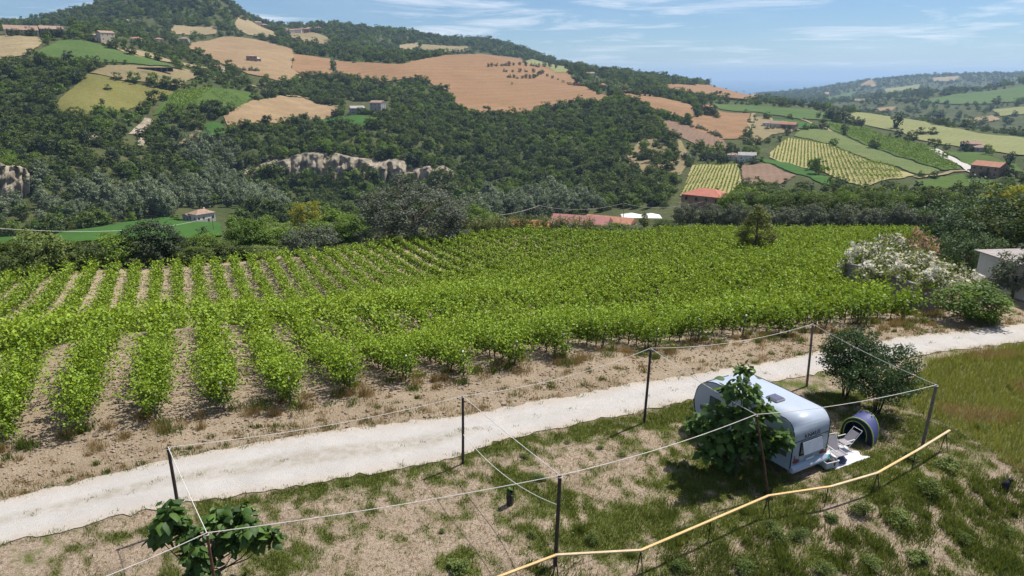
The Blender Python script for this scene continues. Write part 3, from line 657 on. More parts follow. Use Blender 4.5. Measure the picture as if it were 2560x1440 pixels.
# ------------------------------------------------------------------ the vineyard
def vine_leaves(p, s0, s1, seed):
    """shoots climbing from the cordon and leaning out of the trellis, with leaves along each"""
    rng = np.random.default_rng(seed); out = []
    s = s0
    while s < s1:
        e = min(s + 2.0, s1); mx_, my_ = (RP.x * p + RD.x * (s + e) / 2) * S, (RP.y * p + RD.y * (s + e) / 2) * S; D = math.hypot(mx_, my_)
        ns, nl, ls = (84, 11, .125) if D < 44 else (40, 8, .19) if D < 75 else (24, 7, .25) if D < 120 else (17, 6, .31)
        L = (e - s) * S; vig = .86 + .22 * math.sin(s * 1.1 + p * 3) * math.sin(s * .37 + p); k = max(2, int(ns * L * min(1.1, vig + .1)))
        u = rng.uniform(s * S, e * S, k); u = np.round(u / 1.15) * 1.15 + rng.normal(0, .40, k); side = rng.normal(0, .56 if D < 60 else .36, k); z0 = 1.62 - 1.45 * rng.uniform(0, 1, k) ** (1.0 if D < 60 else 1.5); spread = .40 + .60 * z0 / 1.6; ln = rng.uniform(.75, 1.8, k) * vig * (.86 + .22 * np.sin(np.round(u / 1.15) * 7.3 + p))
        spread = spread * (.66 if p > 30 and D > 66 else 1.28 if D > 66 else 1.0); side *= spread; dl = rng.normal(0, .72 if D < 60 else .50, k) * spread; da = rng.normal(0, .35, k); dr = rng.uniform(-.05, .75, k)
        t = (np.arange(nl)[None, :] + rng.uniform(0, 1, (k, nl))) / nl
        lat = side[:, None] + dl[:, None] * t * ln[:, None]; al = u[:, None] + da[:, None] * t * ln[:, None]
        zz = z0[:, None] + (t - dr[:, None] * t ** 2) * ln[:, None] * 1.05
        lat += rng.normal(0, .09, t.shape); zz += rng.normal(0, .07, t.shape)
        x = RP.x * (p * S + lat) + RD.x * al; y = RP.y * (p * S + lat) + RD.y * al
        pts = np.column_stack([x.ravel(), y.ravel(), hgt(x.ravel(), y.ravel()) + np.maximum(zz.ravel(), .12)])
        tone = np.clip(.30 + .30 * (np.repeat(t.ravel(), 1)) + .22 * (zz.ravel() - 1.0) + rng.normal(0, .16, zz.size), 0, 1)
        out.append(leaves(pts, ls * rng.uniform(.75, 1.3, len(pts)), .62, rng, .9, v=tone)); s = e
    P = np.concatenate([o[0] for o in out]); n = len(P) // 4
    return P, np.arange(n * 4).reshape(n, 4), np.concatenate([o[2] for o in out])
simple('post_concrete', (.15, .14, .13), .9, var=.25, scale=5); simple('white_cap', (.75, .75, .73), .6); simple('vine_wood', (.10, .075, .055), .95, var=.4)
def ordw(n):
    a = ['first', 'second', 'third', 'fourth', 'fifth', 'sixth', 'seventh', 'eighth', 'ninth', 'tenth', 'eleventh', 'twelfth', 'thirteenth', 'fourteenth', 'fifteenth', 'sixteenth', 'seventeenth', 'eighteenth', 'nineteenth']
    t = ['twenty', 'thirty', 'forty']; u = ['twentieth', 'thirtieth', 'fortieth']
    return a[n] if n < 19 else u[(n - 19) // 10] if (n + 1) % 10 == 0 else t[(n + 1) // 10 - 2] + '-' + a[(n + 1) % 10 - 1]
ORD = ['first', 'second', 'third', 'fourth', 'fifth', 'sixth', 'seventh', 'eighth', 'ninth', 'tenth', 'eleventh', 'twelfth', 'thirteenth', 'fourteenth', 'fifteenth', 'sixteenth', 'seventeenth', 'eighteenth', 'nineteenth', 'twentieth']
_stem = B().tube([(0, 0, -.05), (.03, .02, .35), (-.02, .03, .7), (.02, 0, 1.0)], [.045, .035, .035, .025], 6); bmesh.ops.recalc_face_normals(_stem.b, faces=_stem.b.faces)
STEM = bpy.data.meshes.new('stem'); _stem.b.to_mesh(STEM); _stem.b.free(); STEM.materials.append(MATS['vine_wood'])
_post = B().box((0, 0, .70), (.085, .085, 1.60)); bmesh.ops.bevel(_post.b, geom=list(_post.b.edges), offset=.012, segments=1, affect='EDGES')
POST = bpy.data.meshes.new('end_post'); _post.b.to_mesh(POST); _post.b.free(); POST.materials.append(MATS['post_concrete'])
_cap = B().box((0, 0, 1.52), (.10, .10, .09)); CAP = bpy.data.meshes.new('cap'); _cap.b.to_mesh(CAP); _cap.b.free(); CAP.materials.append(MATS['white_cap'])
nr = nf = nb = 0
for i in range(-10, 55):
    p = .34 + 2.52 * i; s0, s1 = float(row_start(p)), float(row_end(p))
    if s1 - s0 < 6: continue
    s0 += random.uniform(-.2, .4); s1 += random.uniform(-.8, .6)
    x0, y0 = (RP.x * p + RD.x * s0) * S, (RP.y * p + RD.y * s0) * S
    vis = p < 38
    if vis and i >= -2:
        lab = '%s leafy vine row from the left along the bare headland beside the road' % ORD[min(nr, 19)]; nr += 1
    elif vis: lab = '%s vine row from the left frame edge on the lower vineyard bench' % ordw(nf); nf += 1
    else: lab = '%s vine row counting back from the low wall in the right vineyard half' % ordw(nb); nb += 1
    e = thing('vine_row', lab, 'vine row', (x0, y0, hgt(x0, y0)), 0, 'parallel rows of the vineyard')
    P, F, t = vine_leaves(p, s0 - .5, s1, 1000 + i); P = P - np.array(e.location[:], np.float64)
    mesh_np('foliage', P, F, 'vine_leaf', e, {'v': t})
    q = link('end_post', POST, e, (-RD.x * .25, -RD.y * .25, 0)); q.rotation_euler = (random.uniform(-.05, .12), random.uniform(-.12, .1), random.uniform(0, 3)); link('cap', CAP, q)
    if vis:
        for k in range(6):
            sx, sy = RD.x * (.5 + k * 1.0) + RP.x * random.uniform(-.08, .08), RD.y * (.5 + k * 1.0) + RP.y * random.uniform(-.08, .08)
            link('stem', STEM, e, (sx, sy, hgt(x0 + sx, y0 + sy) - hgt(x0, y0)), random.uniform(0, 6))

# far vineyards on the opposite slopes: rows as strips of leaf clumps
def far_rows(px, a, b, n, label, cnt=None, mat='vine_leaf', size=1.1, per=2.2):
    g = [ground(*q) for q in px]; poly = [(q.x, q.y) for q in g]; A, Bq = ground(*a), ground(*b); d = (Bq - A).to_2d().normalized(); w = Vector((-d.y, d.x))
    c = np.array(poly); lo, hi = (c @ np.array(w)).min(), (c @ np.array(w)).max(); l0, l1 = (c @ np.array(d)).min(), (c @ np.array(d)).max()
    rows = sorted(range(n), key=lambda k: project(*(lambda q: (q.x, q.y, hgt(q.x, q.y)))(w * (lo + (hi - lo) * (k + .5) / n) + d * (l0 + l1) / 2))[0]); cnt = 0
    for k in rows:
        o = lo + (hi - lo) * (k + .5) / n; m = int((l1 - l0) * per); t = RNG.uniform(l0, l1, m); oo = o + RNG.normal(0, .25, m)
        x, y = d.x * t + w.x * oo, d.y * t + w.y * oo; ins = in_poly(x, y, poly); x, y = x[ins], y[ins]
        if len(x) < 110: continue
        z = hgt(x, y) + RNG.uniform(.5, 2.0, len(x)) + .9; P, F, tn = leaves(np.column_stack([x, y, z]), size * RNG.uniform(.7, 1.3, len(x)), .5)
        tag(mesh_np('vine_row', P, F, mat, None, {'v': tn}), ordw(cnt) + ' from the left, ' + label, 'vine row', label.replace('vine row', 'vine rows')); cnt += 1
far_rows([(1925,382),(1970,346),(2080,364),(2285,440),(2160,470),(2060,432),(1925,396)], (2060,362), (2075,432), 36, 'pale vine row in the striped vineyard on the right slope')
far_rows([(1700,492),(1730,415),(1845,412),(1856,470),(1830,492)], (1760,415), (1722,488), 17, 'vine row in the small vineyard above the red roofed house')
far_rows([(2075,310),(2170,323),(2330,373),(2398,424),(2355,426),(2120,340),(2066,316)], (2100,318), (2380,425), 12, 'dark green vine row on the long slope below the pale meadow', size=1.4)
far_rows([(384,289),(425,237),(545,222),(485,268)], (425,240), (395,285), 20, 'green vine row left of the dividing path on the left hillside', size=1.2)
far_rows([(490,269),(552,222),(640,237),(598,279)], (560,225), (620,262), 15, 'dark vine row right of the dividing path on the left hillside', mat='bright_leaf', size=1.2)

# ------------------------------------------------------------------ trees of the middle distance
tree_px('round_tree', MID['dark'], 368, 550, 112, 135, 'dense dark round tree at the far end of the left vine rows')
tree_px('willow_tree', MID['grey'], 1030, 436, 130, 300, 'huge grey green tree spreading behind the middle of the vineyard')
tree_px('bright_tree', MID['bright'], 1195, 508, 152, 110, 'bright green rounded tree right of the huge grey tree')
tree_px('yellow_tree', MID['yellow'], 764, 500, 192, 90, 'yellow flowering tree above the green hedgerow')
tree_px('cone_tree', MID['cone'], 1900, 517, 108, 116, 'lone olive brown conical tree standing inside the right vineyard')
for px, top, D, w, pr, lab in [
 (615,548,122,120,'bright2','leafy green tree left of the yellow flowering tree, nearest the green field'),(672,536,128,130,'bright','broad light green tree below and left of the yellow tree'),
 (830,520,152,160,'bright','wide light green tree right under the yellow flowering tree'),(885,538,148,120,'bright2','light green tree touching the left flank of the huge grey tree'),
 (748,556,117,95,'olive','grey green bushy tree in front of the light green grove'),(806,566,119,90,'olive2','low grey bush between the light grove and the huge grey tree'),
 (10,596,103,110,'shrub','brownish green bush at the left edge behind the vines'),(75,574,106,120,'shrub2','tall loose grey green bush near the left edge of the vineyard'),
 (155,592,108,115,'shrub','dark bush second from the tall loose bush on the left'),(212,598,109,100,'shrub','green bush left of the dark round tree, with dark base'),
 (272,588,111,115,'bright2','fresh green bush just left of the dark round tree'),(450,592,115,90,'shrub','low bush just right of the dark round tree'),(505,585,116,110,'bright2','rounded green bush right of the dark round tree before the field'),
 (480,616,111,80,'shrub2','small low bush at the row ends right of the dark round tree'),(560,602,114,100,'shrub','dark green hedge bush below the light grove'),(600,612,114,80,'shrub','low dark bush at the row ends under the light grove'),
 (650,616,115,90,'shrub2','low bush beneath the broad light green tree'),(940,566,127,110,'grey','grey sapling thicket on the left foot of the huge grey tree'),
 (1130,560,128,90,'grey','grey sapling thicket on the right foot of the huge grey tree'),
 (1545,560,142,130,'shrub2','grey green bush at the vineyard edge right of the pink roof'),(1605,574,139,120,'shrub','low dark bush jutting into the vineyard below the white roof'),(1500,572,144,100,'shrub2','bush touching the right end of the cane thicket'),
 (1612,532,172,34,'cone','small dark conifer in front of the white roof'),(1705,520,185,40,'cone','slim dark conifer beside the red roofed house'),(1670,548,165,80,'shrub','bush left of the olive hedge beneath the red roofed house'),
 (2440,552,78,140,'bigdark','dark green tree directly behind the pale shed'),(2480,450,112,230,'bigdark','large dark tree rising at the right edge above the shed'),(2560,470,105,200,'wood','broad tree at the right frame edge behind the large dark tree'),
 (2562,602,52,110,'olive','pale grey green tree overlapping the shed corner at the right edge'),(2375,590,84,70,'shrub','small dark bush between the pink oleander and the dark tree'),
 (2440,712,44.5,160,'bright2','spreading green bush in front of the pale shed'),(2540,455,150,120,'yellow','yellowish tree crown at the right edge above the large dark tree')]:
    tree_px('hedge_tree' if top < 560 else 'hedge_bush', MID[pr], px, top, D, w, lab, None, 'tree' if top < 560 else 'bush')
for k in range(21):
    px = 1715 + k * 33 + random.uniform(-6, 6); tree_px('olive_tree', MID['olive' if k % 2 else 'olive2'], px, 512 + random.uniform(-6, 8) + .004 * (px - 2000), 161, 62, '%s grey olive tree from the left in the long hedge along the far vineyard edge' % ordw(k), 'olive trees along the far vineyard edge')
for k in range(20):
    px = 1830 + k * 31 + random.uniform(-10, 10); tree_px('wood_tree', MID['wood' if k % 3 else 'bright2'], px, 472 + random.uniform(-8, 18), 205 + random.uniform(-12, 14), random.uniform(70, 100), '%s green tree from the left in the belt behind the olive hedge' % ordw(k), 'trees behind the olive hedge')
# cane thicket
def cane_mesh(seed):
    rng = np.random.default_rng(seed); k = 70; out = []
    for j in range(k):
        b0 = np.array([rng.normal(0, .9), rng.normal(0, .7), 0]); lean = rng.normal(0, .25, 2); h = rng.uniform(2.2, 3.8)
        t = np.linspace(.15, 1, 14); pts = np.column_stack([b0[0] + lean[0] * t * t * 1.6, b0[1] + lean[1] * t * t * 1.6, h * t]); out.append(pts + rng.normal(0, .12, pts.shape))
    p = np.concatenate(out); P, F, t = leaves(p, .55 * rng.uniform(.7, 1.3, len(p)), .2, rng, .2, v=np.clip(p[:, 2] / 4, 0, 1)); return mesh_np('cane_leaves', P, F, 'cane_leaf', None, {'v': t}, col=False)
leaf('cane_leaf', (.06, .085, .022), (.19, .21, .075), .3, .05)
CANE = [cane_mesh(40), cane_mesh(41)]
for k in range(12):
    px = 1150 + k * 29; D = 131 + k * .9; t = at(px, 590, D * S); e = thing('cane_clump', '%s clump from the left of the pale green giant reed behind the vineyard' % ordw(k), 'reeds', (t.x, t.y, hgt(t.x, t.y)), random.uniform(0, 6), 'giant reed clumps behind the vineyard')
    e.scale = (1.35,) * 3; link('leaves', CANE[k % 2], e)
# oleanders over the wall
def oleander(seed, mat, n):
    rng = np.random.default_rng(seed); p, tone, c, rng = crown_pts('dome', 3000, 110, (1.5, 1.2, 1.35), .45, seed, .6); p[:, 2] += 1.35
    P, F, t = leaves(p, .2 * rng.uniform(.7, 1.3, len(p)), .3, rng, .35, v=tone); lm = mesh_np('ol', P, F, 'weed_leaf', attrs={'v': t}, col=False)
    d = rng.normal(size=(n, 3)); d /= np.linalg.norm(d, axis=1)[:, None]; d[:, 2] = np.abs(d[:, 2]) * 1.1 - .15; q = d * np.array([1.62, 1.32, 1.5]) * rng.uniform(.85, 1.06, (n, 1)); q[:, 2] += 1.3
    q = (q[:, None, :] + rng.normal(0, .12, (n, 13, 3))).reshape(-1, 3); P, F, t = leaves(q, .17 * rng.uniform(.7, 1.3, len(q)), .5, rng, .9); return lm, mesh_np('fl', P, F, mat, attrs={'v': t}, col=False)
OW, OP = oleander(51, 'white_petal', 46), oleander(52, 'pink_petal', 62)
for px, top, D, w, pr, lab in [(2178,600,63,110,OW,'white oleander bush at the left end of the low wall'),(2240,584,66,120,OW,'tallest white oleander bush, beside the pink one'),(2302,576,68,80,OP,'pink flowering oleander bush among the white ones'),
                           (2225,632,58,120,OW,'white oleander bush hanging over the middle of the low wall'),(2310,628,56,130,OW,'white oleander bush below the pink one'),(2385,655,52,115,OW,'white oleander bush at the right end, next to the pale shed')]:
    t = at(px, top, D * S); z = hgt(t.x, t.y); r = math.hypot(t.to_2d().length, t.z - H_CAM); e = thing('oleander', lab, 'bush', (t.x, t.y, z), random.uniform(0, 6), 'flowering oleanders along the low wall'); e.scale = (w * r / FPX / 3.1, w * r / FPX / 3.0, max(.6, (t.z - z) / 2.85))
    link('foliage', pr[0], e); link('flowers', pr[1], e)

# ------------------------------------------------------------------ woods
WOODX = {'sparse': [([(1700,345),(1760,256),(2000,256),(2600,285),(2600,470),(2300,500),(1900,480),(1690,500)], .10), ([(0,60),(560,92),(700,200),(640,235),(430,232),(300,160),(0,150)], .40), ([(480,50),(980,90),(980,160),(600,170),(470,110)], .55),
          ([(1540,420),(1590,345),(1720,345),(1740,400),(1700,450)], .35), ([(1880,250),(2100,225),(2600,200),(2600,330),(2200,290),(1900,262)], .45), ([(1190,125),(1500,180),(1640,230),(1500,260),(1180,180)], .3)]}
SPARSE = [([(q.x, q.y) for q in (ground(*p) for p in px)], k) for px, k in WOODX['sparse']]
POPL = [([(q.x, q.y) for q in (ground(*p) for p in px)]) for px in ([(-100,560),(-100,470),(300,480),(700,480),(720,548),(300,556)], [(1180,560),(1200,500),(1480,490),(1540,540)], [(420,360),(560,350),(640,440),(560,480)])]
SPARSE += [(e, .55) for e in SCARPS]
CLEAR = []
def clear(px): CLEAR.append([(q.x, q.y) for q in (ground(*p) for p in px)])
clear([(440,556),(600,556),(610,520),(440,520)]); clear([(1230,580),(1690,560),(1680,522),(1550,520),(1380,545),(1230,550)]); clear([(1670,560),(1850,560),(1850,484),(1670,484)]); clear([(860,290),(985,290),(980,255),(860,250)])
clear([(240,112),(480,112),(480,90),(240,84)]); clear([(10,92),(180,92),(180,66),(10,66)]); clear([(640,62),(810,62),(810,44),(640,40)])
def scatter():
    rng = np.random.default_rng(99); pts = []
    lo, hi = 150 * S, 5600 * S
    # equal numbers per spacing cell, spacing grows with distance
    n = 90000; a = rng.uniform(rad(-52), rad(50), n)
    r0 = 700 * S; s0 = 6.4
    A1 = .5 * (r0 ** 2 - lo ** 2) / s0 ** 2; A2 = (r0 / s0) ** 2 * math.log(hi / r0)
    u = rng.uniform(0, A1 + A2, n); r = np.where(u < A1, np.sqrt(lo ** 2 + 2 * u * s0 ** 2), r0 * np.exp((u - A1) / (r0 / s0) ** 2))
    want = int(rad(102) * (A1 + A2)); k = rng.permutation(n)[:min(n, want)]; a, r = a[k], r[k]
    x, y = np.sin(a) * r, np.cos(a) * r; keep = np.ones(len(x), bool); pr = np.ones(len(x))
    for e in EXCL + CLEAR: keep &= ~in_poly(x, y, e)
    for e, d in SPARSE: pr = np.where(in_poly(x, y, e), np.minimum(pr, d), pr)
    p, s = ps(x, y); keep &= ~((s < row_end(p) + 6) & (s > row_start(p) - 30)) & (r > 165 * S)
    # grass slope between the vineyard hedge and the valley field, near roofs
    keep &= (pr > rng.uniform(0, 1, len(x))) & (r < 5600 * S)
    keep &= ~((r < 322 * S) & (np.arctan2(x, y) < rad(9)) & (rng.uniform(0, 1, len(x)) < .97)) & ~((r < 225 * S) & (np.arctan2(x, y) >= rad(9)))
    x, y, r = x[keep], y[keep], r[keep]; z = hgt(x, y)
    # only what the drone can see (or nearly): march the sight line
    vis = np.ones(len(x), bool)
    for t in np.linspace(.12, .97, 40): vis &= (hgt(x * t, y * t) < H_CAM + (z + 16 - H_CAM) * t + 3)
    x, y, z, r = x[vis], y[vis], z[vis], r[vis]
    sc = rng.choice([.55, .75, .95, 1.2, 1.5], len(x), p=[.18, .27, .27, .18, .10]) * rng.uniform(.85, 1.15, len(x)) * np.clip(r / (900 * S), 1, 2.4); far = r > 1500 * S; sc *= np.where(far, .85, 1)
    kind = rng.choice(5, len(x), p=[.26, .23, .20, .25, .06]); kind = np.where(kind == 4, 7, kind)
    clump = nz(x, y, 70.); kind = np.where((clump > .35) & (rng.uniform(0, 1, len(x)) < .5), 3, kind)
    for e in POPL: m = in_poly(x, y, e) & (rng.uniform(0, 1, len(x)) < .8); kind = np.where(m, 4 + rng.integers(0, 2, len(x)), kind)
    return x, y, z, r, sc, kind, rng.uniform(0, 6.28, len(x))
# trees that break up the foot and the rim of the clay scarp
_cp = [596, 612, 634, 655, 662, 670, 682, 692, 700, 742, 776, 790, 797, 803, 814, 826, 868, 874, 880, 912, 925, 934, 944, 976, 1006, 1012, 1018, 1026, 1036, 1046, 1056, 1078, 1090, 1098, 1112, 1126, 1140]
for k, px in enumerate(_cp):
    q = at(px, 430, (504 + (k * 7) % 6) * S); pr = FARP[['f1', 'f2', 'f4', 'f3'][k % 4]]; H = random.uniform(13, 25); put_tree('scarp_tree', pr, (q.x, q.y, hgt(q.x, q.y) - .5), H, H * random.uniform(.7, .95), '%s tree from the left at the foot of the pale clay cliff' % ordw(k), 'trees at the foot of the clay cliff')
for k in range(22):
    q = at(610 + k * 24.5 + random.uniform(-8, 8), 400, random.uniform(523, 531) * S); pr = FARP[['f3', 'f1', 'f8'][k % 3]]; H = random.uniform(6, 12); put_tree('scarp_tree', pr, (q.x, q.y, hgt(q.x, q.y) - .5), H, H * 1.1, '%s tree from the left on the rim of the pale clay cliff' % ordw(k), 'trees on the rim of the clay cliff')
KEYS = ['f1', 'f2', 'f3', 'f4', 'f5', 'f6', 'f7', 'f8']
fx, fy, fz, fr, fs, fk, fa = scatter()
order = np.argsort(fr / fs); single = order[:230]; rest = order[230:]
for i in single:
    k = int(fk[i]); pop = k in (4, 5); pr = FARP[KEYS[k]]
    lab = 'pale grey green poplar in the wood along the valley floor' if pop else 'bright green tree in the nearest part of the valley wood' if k == 3 else 'dark green tree in the nearest part of the valley wood'
    put_tree('poplar_tree' if pop else 'woodland_tree', pr, (fx[i], fy[i], fz[i] - .3), pr[2] * fs[i], pr[3] * fs[i], lab, 'nearest trees of the valley wood', 'tree', fa[i])
def instancer(name, idx, label):
    """the rest of the woods as one object: trees set on points"""
    lib = bpy.data.collections.new(name + '_kinds')
    for j, k in enumerate(KEYS):
        o = bpy.data.objects.new('kind_%d' % j, FARP[k][0]); lib.objects.link(o)
    me = bpy.data.meshes.new(name); me.vertices.add(len(idx)); me.vertices.foreach_set('co', np.column_stack([fx[idx], fy[idx], fz[idx] - .4]).astype(np.float32).ravel())
    for an, av, ty in (('scl', fs[idx], 'FLOAT'), ('ang', fa[idx], 'FLOAT'), ('kind', fk[idx], 'INT')):
        a = me.attributes.new(an, ty, 'POINT'); a.data.foreach_set('value', np.asarray(av, np.float32 if ty == 'FLOAT' else np.int32))
    o = tag(link(name, me), label, 'wood', None, 'stuff')
    g = bpy.data.node_groups.new(name, 'GeometryNodeTree'); g.interface.new_socket('Geometry', in_out='INPUT', socket_type='NodeSocketGeometry'); g.interface.new_socket('Geometry', in_out='OUTPUT', socket_type='NodeSocketGeometry')
    N = g.nodes.new; gi, go = N('NodeGroupInput'), N('NodeGroupOutput'); iop = N('GeometryNodeInstanceOnPoints'); ci = N('GeometryNodeCollectionInfo')
    ci.inputs['Collection'].default_value = lib; ci.inputs['Separate Children'].default_value = True; ci.inputs['Reset Children'].default_value = True
    def na(n_, ty): q = N('GeometryNodeInputNamedAttribute'); q.data_type = ty; q.inputs['Name'].default_value = n_; return q.outputs['Attribute']
    cx_ = N('ShaderNodeCombineXYZ'); L = g.links.new
    L(gi.outputs[0], iop.inputs['Points']); L(ci.outputs[0], iop.inputs['Instance']); iop.inputs['Pick Instance'].default_value = True
    L(na('kind', 'INT'), iop.inputs['Instance Index']); L(na('ang', 'FLOAT'), cx_.inputs[2]); L(cx_.outputs[0], iop.inputs['Rotation'])
    c2 = N('ShaderNodeCombineXYZ'); sc = na('scl', 'FLOAT'); [L(sc, c2.inputs[k]) for k in range(3)]; L(c2.outputs[0], iop.inputs['Scale'])
    L(iop.outputs[0], go.inputs[0]); md = o.modifiers.new('trees', 'NODES'); md.node_group = g; return o
instancer('woodland', rest, 'continuous mixed woodland covering the valley sides and hill tops')
print('woods', len(single), len(rest))
# ------------------------------------------------------------------ rope posts
simple('old_wood', (.055, .042, .034), .9, var=.35, scale=6, bump=.4); simple('grey_wood', (.16, .13, .11), .9, var=.3, scale=6, bump=.4); simple('rust', (.10, .045, .03), .9, var=.4, scale=8, bump=.3)
simple('rope_white', (.62, .58, .54), .8, var=.1); simple('lumber_pale', (.52, .40, .25), .8, var=.2, scale=3, bump=.2); simple('lumber', (.56, .38, .17), .75, var=.14, scale=2.5, bump=.15)
POSTS = {}
def rope_post(key, base, top, mat, r, lab, h=None):
    if h: t = flat(*top, h * S); b = Vector((t.x, t.y, hgt(t.x, t.y)))
    else: b = flat(*base); b.z = hgt(b.x, b.y); t = at(*top, b.to_2d().length)
    e = thing('rope_post', lab, 'post', b, 0, 'posts carrying the white ropes'); d = t - b
    B().tube([(0, 0, -.25), d * .5 + Vector((.01, 0, 0)), d * 1.0], [r * 1.1, r, r * .92], 10).obj('shaft', mat, e)
    B().tube([d * .985 + Vector((r * math.cos(a) * 1.15, r * math.sin(a) * 1.15, 0)) for a in np.linspace(0, 6.28, 12)], .014, 5, False).obj('rope_knot', 'rope_white', e)
    POSTS[key] = t; return e
rope_post('a', None, (420,1118), 'old_wood', .062, 'dark post rising behind the left large leaved tree at the road edge', 2.75)
rope_post('b', (1157,1160), (1157,990), 'old_wood', .055, 'slim dark post at the road edge, middle of the picture')
rope_post('c', (1610,1055), (1627,870), 'old_wood', .062, 'dark post at the road edge between the middle post and the caravan')
rope_post('d', (2017,965), (2032,810), 'grey_wood', .06, 'greyish post by the road right behind the caravan')
rope_post('e', (2305,1115), (2341,962), 'grey_wood', .065, 'leaning grey post right of the tent near the railing end')
rope_post('f', (1387,1415), (1400,1188), 'old_wood', .068, 'brown post beside the railing in the middle foreground')
rope_post('g', None, (517,1332), 'rust', .045, 'rusty red post in front of the left large leaved tree', 2.8)
rope_post('h', (1925,1245), (1890,1036), 'rust', .04, 'thin leaning rusty post in front of the caravan tree')
def rope(a, b, sag, lab, r=.013):
    pts = [a.lerp(b, k / 18) - Vector((0, 0, sag * 4 * (k / 18) * (1 - k / 18))) for k in range(19)]; o = a.copy()
    tag(B().tube([p - o for p in pts], r, 5).obj('rope', 'rope_white', None, loc=o), lab, 'rope', 'white ropes strung between the posts')
Pq = POSTS
rope(Pq['a'], Pq['b'], .25, 'white rope along the road from the left post to the middle post'); rope(Pq['b'], Pq['c'], .35, 'white rope along the road from the middle post to the next dark post')
rope(Pq['c'], Pq['d'], .35, 'white rope along the road ending at the greyish post behind the caravan'); rope(Pq['a'], Pq['g'], .05, 'white rope from the left road post down to the rusty red post')
rope(Pq['b'], Pq['f'], .05, 'upper taut white rope crossing from the middle road post to the foreground post'); rope(Pq['c'], Pq['h'], .12, 'white rope crossing to the thin rusty post over the caravan tree')
rope(Pq['d'], Pq['e'], .12, 'white rope slanting over the dark shrubs to the leaning grey post'); rope(Pq['g'], Pq['f'], .12, 'long white rope across the foreground from the rusty red post to the brown post')
rope(Pq['f'], Pq['h'], .18, 'white rope from the brown foreground post to the thin rusty post'); rope(Pq['h'], Pq['e'], .2, 'white rope passing over the caravan roof towards the leaning grey post')
_l = flat(150, 1485, 2.6 * S); rope(Pq['g'], _l, .06, 'white rope leaving the picture at the bottom left corner')
_lo = flat(1157, 1160).lerp(POSTS['b'], .45); _lf = flat(1387, 1415); _lf.z = 0; _lf = _lf.lerp(POSTS['f'], .68)
rope(_lo, _lf, .45, 'lower sagging white rope between the middle road post and the foreground post')

# ------------------------------------------------------------------ yellow railing on stakes
RAIL = [(1080,1505),(1390,1388),(1602,1376),(1920,1240),(2075,1217),(2195,1182),(2290,1128),(2374,1076)]
_rp = [flat(*p, .72 * S) for p in RAIL]; e = thing('railing', 'low railing of pale yellow lumber rails on dark stakes across the foreground', 'railing', (_rp[3].x, _rp[3].y, hgt(_rp[3].x, _rp[3].y)))
for i in range(len(_rp) - 1):
    a, c = _rp[i] - e.location, _rp[i + 1] - e.location; d = (c - a); L = d.length; m = d.to_track_quat('X', 'Z').to_matrix().to_4x4()
    o = B().box((0, 0, 0), (L + .05, .10, .055)).obj('rail', 'lumber_pale' if i in (1, 4, 6) else 'lumber', e, bevel=.008); o.matrix_local = Matrix.Translation((a + c) / 2 + Vector((0, 0, .006 * (i % 2)))) @ m
for t, two in ((1, 1), (2, 1), (2.52, 0), (3, 1), (3.97, 0), (5, 1), (6, 0), (6.9, 1)):
    i = int(t); p = (_rp[i].lerp(_rp[min(i + 1, 7)], t - i)) - e.location - Vector((0, 0, .03))
    for k in ((-1, 1) if two else (0,)):
        q = p + Vector((.10 * k, -.30 * (k > 0) + .05, 0)); g = hgt(q.x + e.location.x, q.y + e.location.y) - e.location.z
        B().tube([p, Vector((q.x, q.y, g - .15))], [.022, .018], 6).obj('stake', 'old_wood', e)

# ------------------------------------------------------------------ caravan
simple('caravan_paint', (.35, .40, .475), .40, var=.05, scale=1.2, spec=.5); simple('black_trim', (.012, .012, .014), .5, var=.1); simple('tinted_glass', (.06, .075, .11), .12, spec=.6, var=.1)
simple('hatch_glass', (.11, .11, .16), .2, spec=.5, var=.1); simple('grey_frame', (.30, .30, .32), .5, var=.1); simple('tail_red', (.16, .02, .02), .25, var=.1); simple('tyre', (.02, .02, .02), .9, var=.1); simple('plate_white', (.72, .72, .70), .5, var=.05)
simple('chrome', (.5, .5, .52), .3, metal=.8, var=.1); simple('window_film', (.30, .35, .43), .15, spec=.6, var=.08)
simple('dark_stripe', (.10, .09, .11), .5, var=.1)
RL, RR_ = flat(1974, 1176, .42), flat(2064, 1141, .42)
cw = (RR_ - RL).to_2d(); CW = 2.25; cr = cw.normalized(); fwd = Vector((-cr.y, cr.x)); mid = (RL + RR_) / 2
CL, CH = 5.7, 2.62
car = thing('caravan', 'white touring caravan parked on the grass beside the road behind a small tree', 'caravan', (mid.x, mid.y, hgt(mid.x, mid.y)), math.atan2(fwd.y, fwd.x))     # local x forward, y left, rear at x = 0
def arc(cx_, cz, rx, rz, a0, a1, n=8): return [(cx_ + rx * math.cos(rad(a)), cz + rz * math.sin(rad(a))) for a in np.linspace(a0, a1, n)]
prof = [(.10, .40), (.02, .55), (0.0, 1.6)] + arc(.55, 1.95, .55, CH - 1.95, 180, 95, 9) + [(2.6, CH + .02)] + arc(CL - 1.5, 1.55, 1.42, CH - 1.55, 88, 8, 10) + [(CL, 1.25), (CL - .10, .75), (CL - .35, .45), (CL - .6, .40)]
b = B(); b.prism(prof, -CW / 2, CW / 2, lambda a, c, w: Vector((a, w, c))); ed = [x for x in b.b.edges if abs(x.verts[0].co.y - x.verts[1].co.y) < 1e-6 and abs(abs(x.verts[0].co.y) - CW / 2) < 1e-6]
bmesh.ops.bevel(b.b, geom=ed, offset=.05, segments=2, affect='EDGES'); body = b.obj('body', 'caravan_paint', car)
for p_ in body.data.polygons: p_.use_smooth = abs(p_.normal.y) < .6
for s_ in (-1, 1): B().tube([Vector((a, s_ * (CW / 2 - .012), c)) for a, c in prof[1:-1]], .022, 6).obj('edge_trim', 'black_trim', car)
